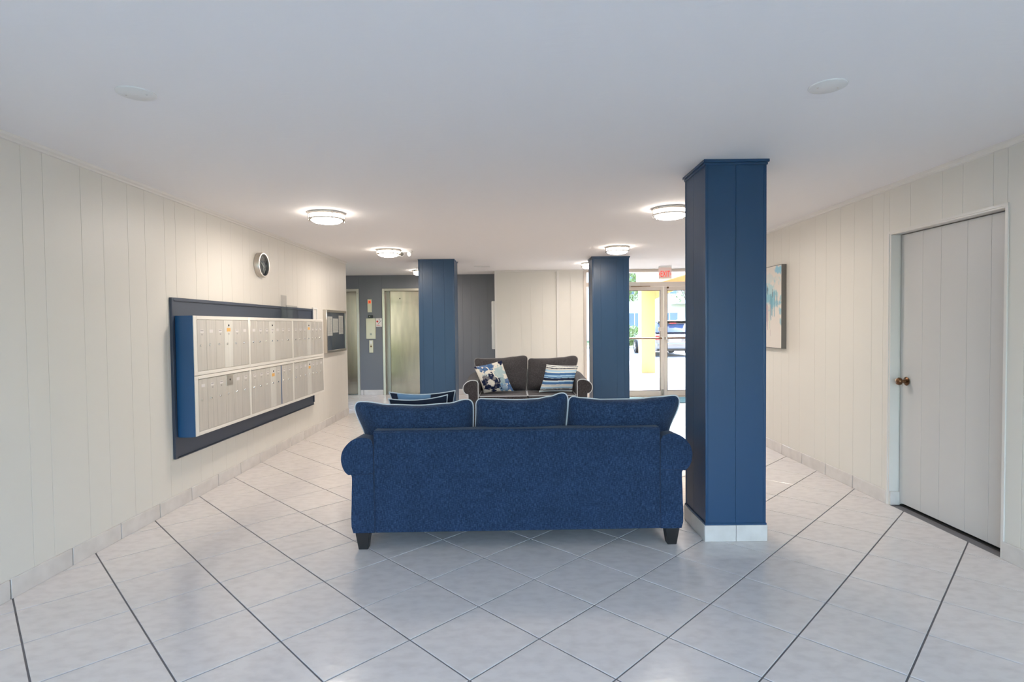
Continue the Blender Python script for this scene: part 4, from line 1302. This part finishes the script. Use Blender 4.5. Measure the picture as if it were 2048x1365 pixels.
# apartment building
ap = thing('apartment_building', 'pale two-storey apartment building with blue windows and balconies across the drive', 'building', (14, 50, .06))
bb(MB().box(5, 30, 46, 56, .06, 6.4), 'wall', M['cream_stucco'], ap)
bb(MB().prism([(45.2, 6.4), (56.8, 6.4), (51, 8.6)], 'x', 4.5, 30.5), 'roof', M['roof'], ap)
for fl in (0, 1):
    for k in range(8):
        x = 6.6+k*2.9; z = .9+fl*3.0
        wv = bb(MB().box(x, x+1.3, 45.92, 46.02, z, z+1.4), 'window', M['win_dark'], ap)
        bb(MB().box(x+.62, x+.68, 45.88, 45.93, z, z+1.4).box(x-.06, x, 45.88, 46.0, z-.06, z+1.46).box(x+1.3, x+1.36, 45.88, 46.0, z-.06, z+1.46), 'window_frame', M['white'], wv)
for fl in (0, 1):
    for x in (13.2, 19.0, 24.8):
        bb(MB().box(x, x+2.6, 44.4, 46, 2.9+fl*.0+fl*2.9-2.8+.0, 3.05+fl*2.9-2.8), 'balcony_floor', M['white'], ap)
        rl = MB().box(x, x+2.6, 44.4, 44.45, 1.15+fl*2.9, 1.22+fl*2.9)
        for k in range(14): rl.box(x+k*.195, x+.03+k*.195, 44.4, 44.44, .2+fl*2.9, 1.15+fl*2.9)
        bb(rl, 'railing', M['white'], ap)

# parked car, seen from its rear left
car = thing('car', 'grey car parked behind the yellow canopy column', 'car', (7.07, 24.0, -.03))
W2 = .92
def loft(secs, m, name, parent, smooth=True):
    """secs: list of (y, [(x,z)...]) with equal counts"""
    n = len(secs[0][1]); vs = []; fs = []
    for y, ring in secs: vs += [(x, y, z) for x, z in ring]
    for k in range(len(secs)-1):
        for i in range(n):
            j = (i+1) % n
            fs.append((k*n+i, k*n+j, (k+1)*n+j, (k+1)*n+i))
    fs.append(tuple(range(n))); fs.append(tuple((len(secs)-1)*n+i for i in range(n-1, -1, -1)))
    return MB().add(vs, fs).build(name, m, parent, smooth=smooth, bevel=0)
def ring(w, z0, z1, wt=None):
    wt = wt or w
    return [(-w*.94, z0), (-w, z0+.12), (-w, (z0+z1)/2), (-wt, z1-.05), (-wt*.93, z1), (wt*.93, z1), (wt, z1-.05), (w, (z0+z1)/2), (w, z0+.12), (w*.94, z0)]
loft([(.0, ring(W2*.90, .32, .86)), (.12, ring(W2*.97, .26, .98)), (.5, ring(W2, .24, 1.02)), (2.5, ring(W2, .22, 1.0)), (3.6, ring(W2*.98, .22, .93)), (4.3, ring(W2*.92, .25, .80)), (4.55, ring(W2*.82, .30, .62))], M['car'], 'body', car)
loft([(.16, ring(W2*.86, .94, 1.06, W2*.80)), (.55, ring(W2*.90, .95, 1.50, W2*.70)), (1.2, ring(W2*.92, .95, 1.57, W2*.70)), (2.1, ring(W2*.92, .95, 1.54, W2*.70)), (2.6, ring(W2*.90, .93, 1.36, W2*.72)), (3.15, ring(W2*.88, .90, .99, W2*.84))], M['car_glass'], 'window_glass', car)
loft([(.42, ring(W2*.68, 1.44, 1.50, W2*.66)), (.60, ring(W2*.72, 1.49, 1.56, W2*.68)), (1.2, ring(W2*.74, 1.52, 1.60, W2*.68)), (2.1, ring(W2*.74, 1.50, 1.57, W2*.68)), (2.35, ring(W2*.70, 1.44, 1.50, W2*.66))], M['car'], 'roof', car)
MB().box(-.14, .14, .36, .46, 1.44, 1.475).build('brake_light', M['tail'], car, bevel=.006)
for s in (-1, 1):
    MB().box(s*.86, s*.62, -.02, .14, .74, .93).build('tail_light', M['tail'], car, bevel=.02)
    for y in (.80, 3.62):
        wh = MB().lathe([(.20, -.11), (.32, -.11), (.335, -.08), (.335, .08), (.32, .11), (.20, .11)], axis='x', n=28).build('wheel', M['tyre'], car, smooth=True, loc=(s*.85, y, .335))
        MB().lathe([(0, -.1), (.21, -.1), (.21, .1), (0, .1)], axis='x', n=20).build('rim', M['nickel'], wh)
        sk = MB()
        for k in range(5):
            a = k*2*PI/5
            sk.tube([(s*.105, 0, 0), (s*.105, .19*math.cos(a), .19*math.sin(a))], .022, 5)
        sk.build('spokes', M['chrome'], wh)
MB().box(-.84, .84, -.10, .08, .34, .60).build('bumper', M['car'], car, bevel=.05, seg=3)
MB().box(-.26, .26, -.012, .0, .66, .78).build('number_plate', M['white'], car)
MB().box(-.80, .80, -.03, .2, .25, .36).build('skirt', M['black'], car, bevel=.02)
MB().box(-.50, .50, -.04, .01, .62, .645).build('trim_strip', M['chrome'], car)

# ================================================================ OUTSIDE (behind the camera)
struct(MB().box(-60, XL-.35, -7, YE-.16, -.22, -.03).build('ground_side_lawn', M['grass']))
h = thing('hedge', 'dark rounded shrubs on the side lawn outside the corridor window', 'hedge', (-5.4, 3.2, -.02))
leaf_blob(1.3, .7, .6, 2200, .09, 31, .5).build('foliage', M['leaf'], h, kind='stuff', loc=(0, 0, .6))
tree(-6.5, -5.5, 'leafy tree added out of view to darken the sky, nearest the side lawn window, beyond the shrubs', 6.0, 2.8, M['leaf'], 41, 5000, base=-.02)  # both side trees added out of view, dense to darken the reflected sky
tree(-13, -9, 'leafy tree added out of view to darken the sky, far back on the side lawn', 7.5, 3.4, M['leaf'], 43, 5000, base=-.02)
struct(MB().box(-40, 40, -7, YB-.16, -.22, -.02).build('ground_patio', M['concrete']))
struct(MB().box(-60, 60, -60, -7, -.22, -.02).build('ground_back_lawn', M['grass']))
for k, (x, y, s) in enumerate(((-9, -22, 1), (1, -27, 2), (10, -21, 3))):
    tree(x, y, ['leafy tree on the lawn behind the camera, left', 'leafy tree on the lawn behind the camera, middle', 'leafy tree on the lawn behind the camera, right'][k], 7.5, 3.2, M['leaf'], 20+s, 2500, base=-.02)

# repeats of a kind share a group phrase
GROUPS = {'mailbox_bank': 'mailbox banks on the left wall', 'ceiling_light': 'round ceiling lights', 'cover_plate': 'round cover plates on the ceiling',
          'column': 'navy panelled columns', 'throw_pillow': 'throw pillows on the sofa and loveseat', 'notice': 'papers in the notice board'}
for o in C.objects:
    if o.parent is None and o.get('category'):
        k = o.name.split('.')[0]
        if k in GROUPS: o['group'] = GROUPS[k]
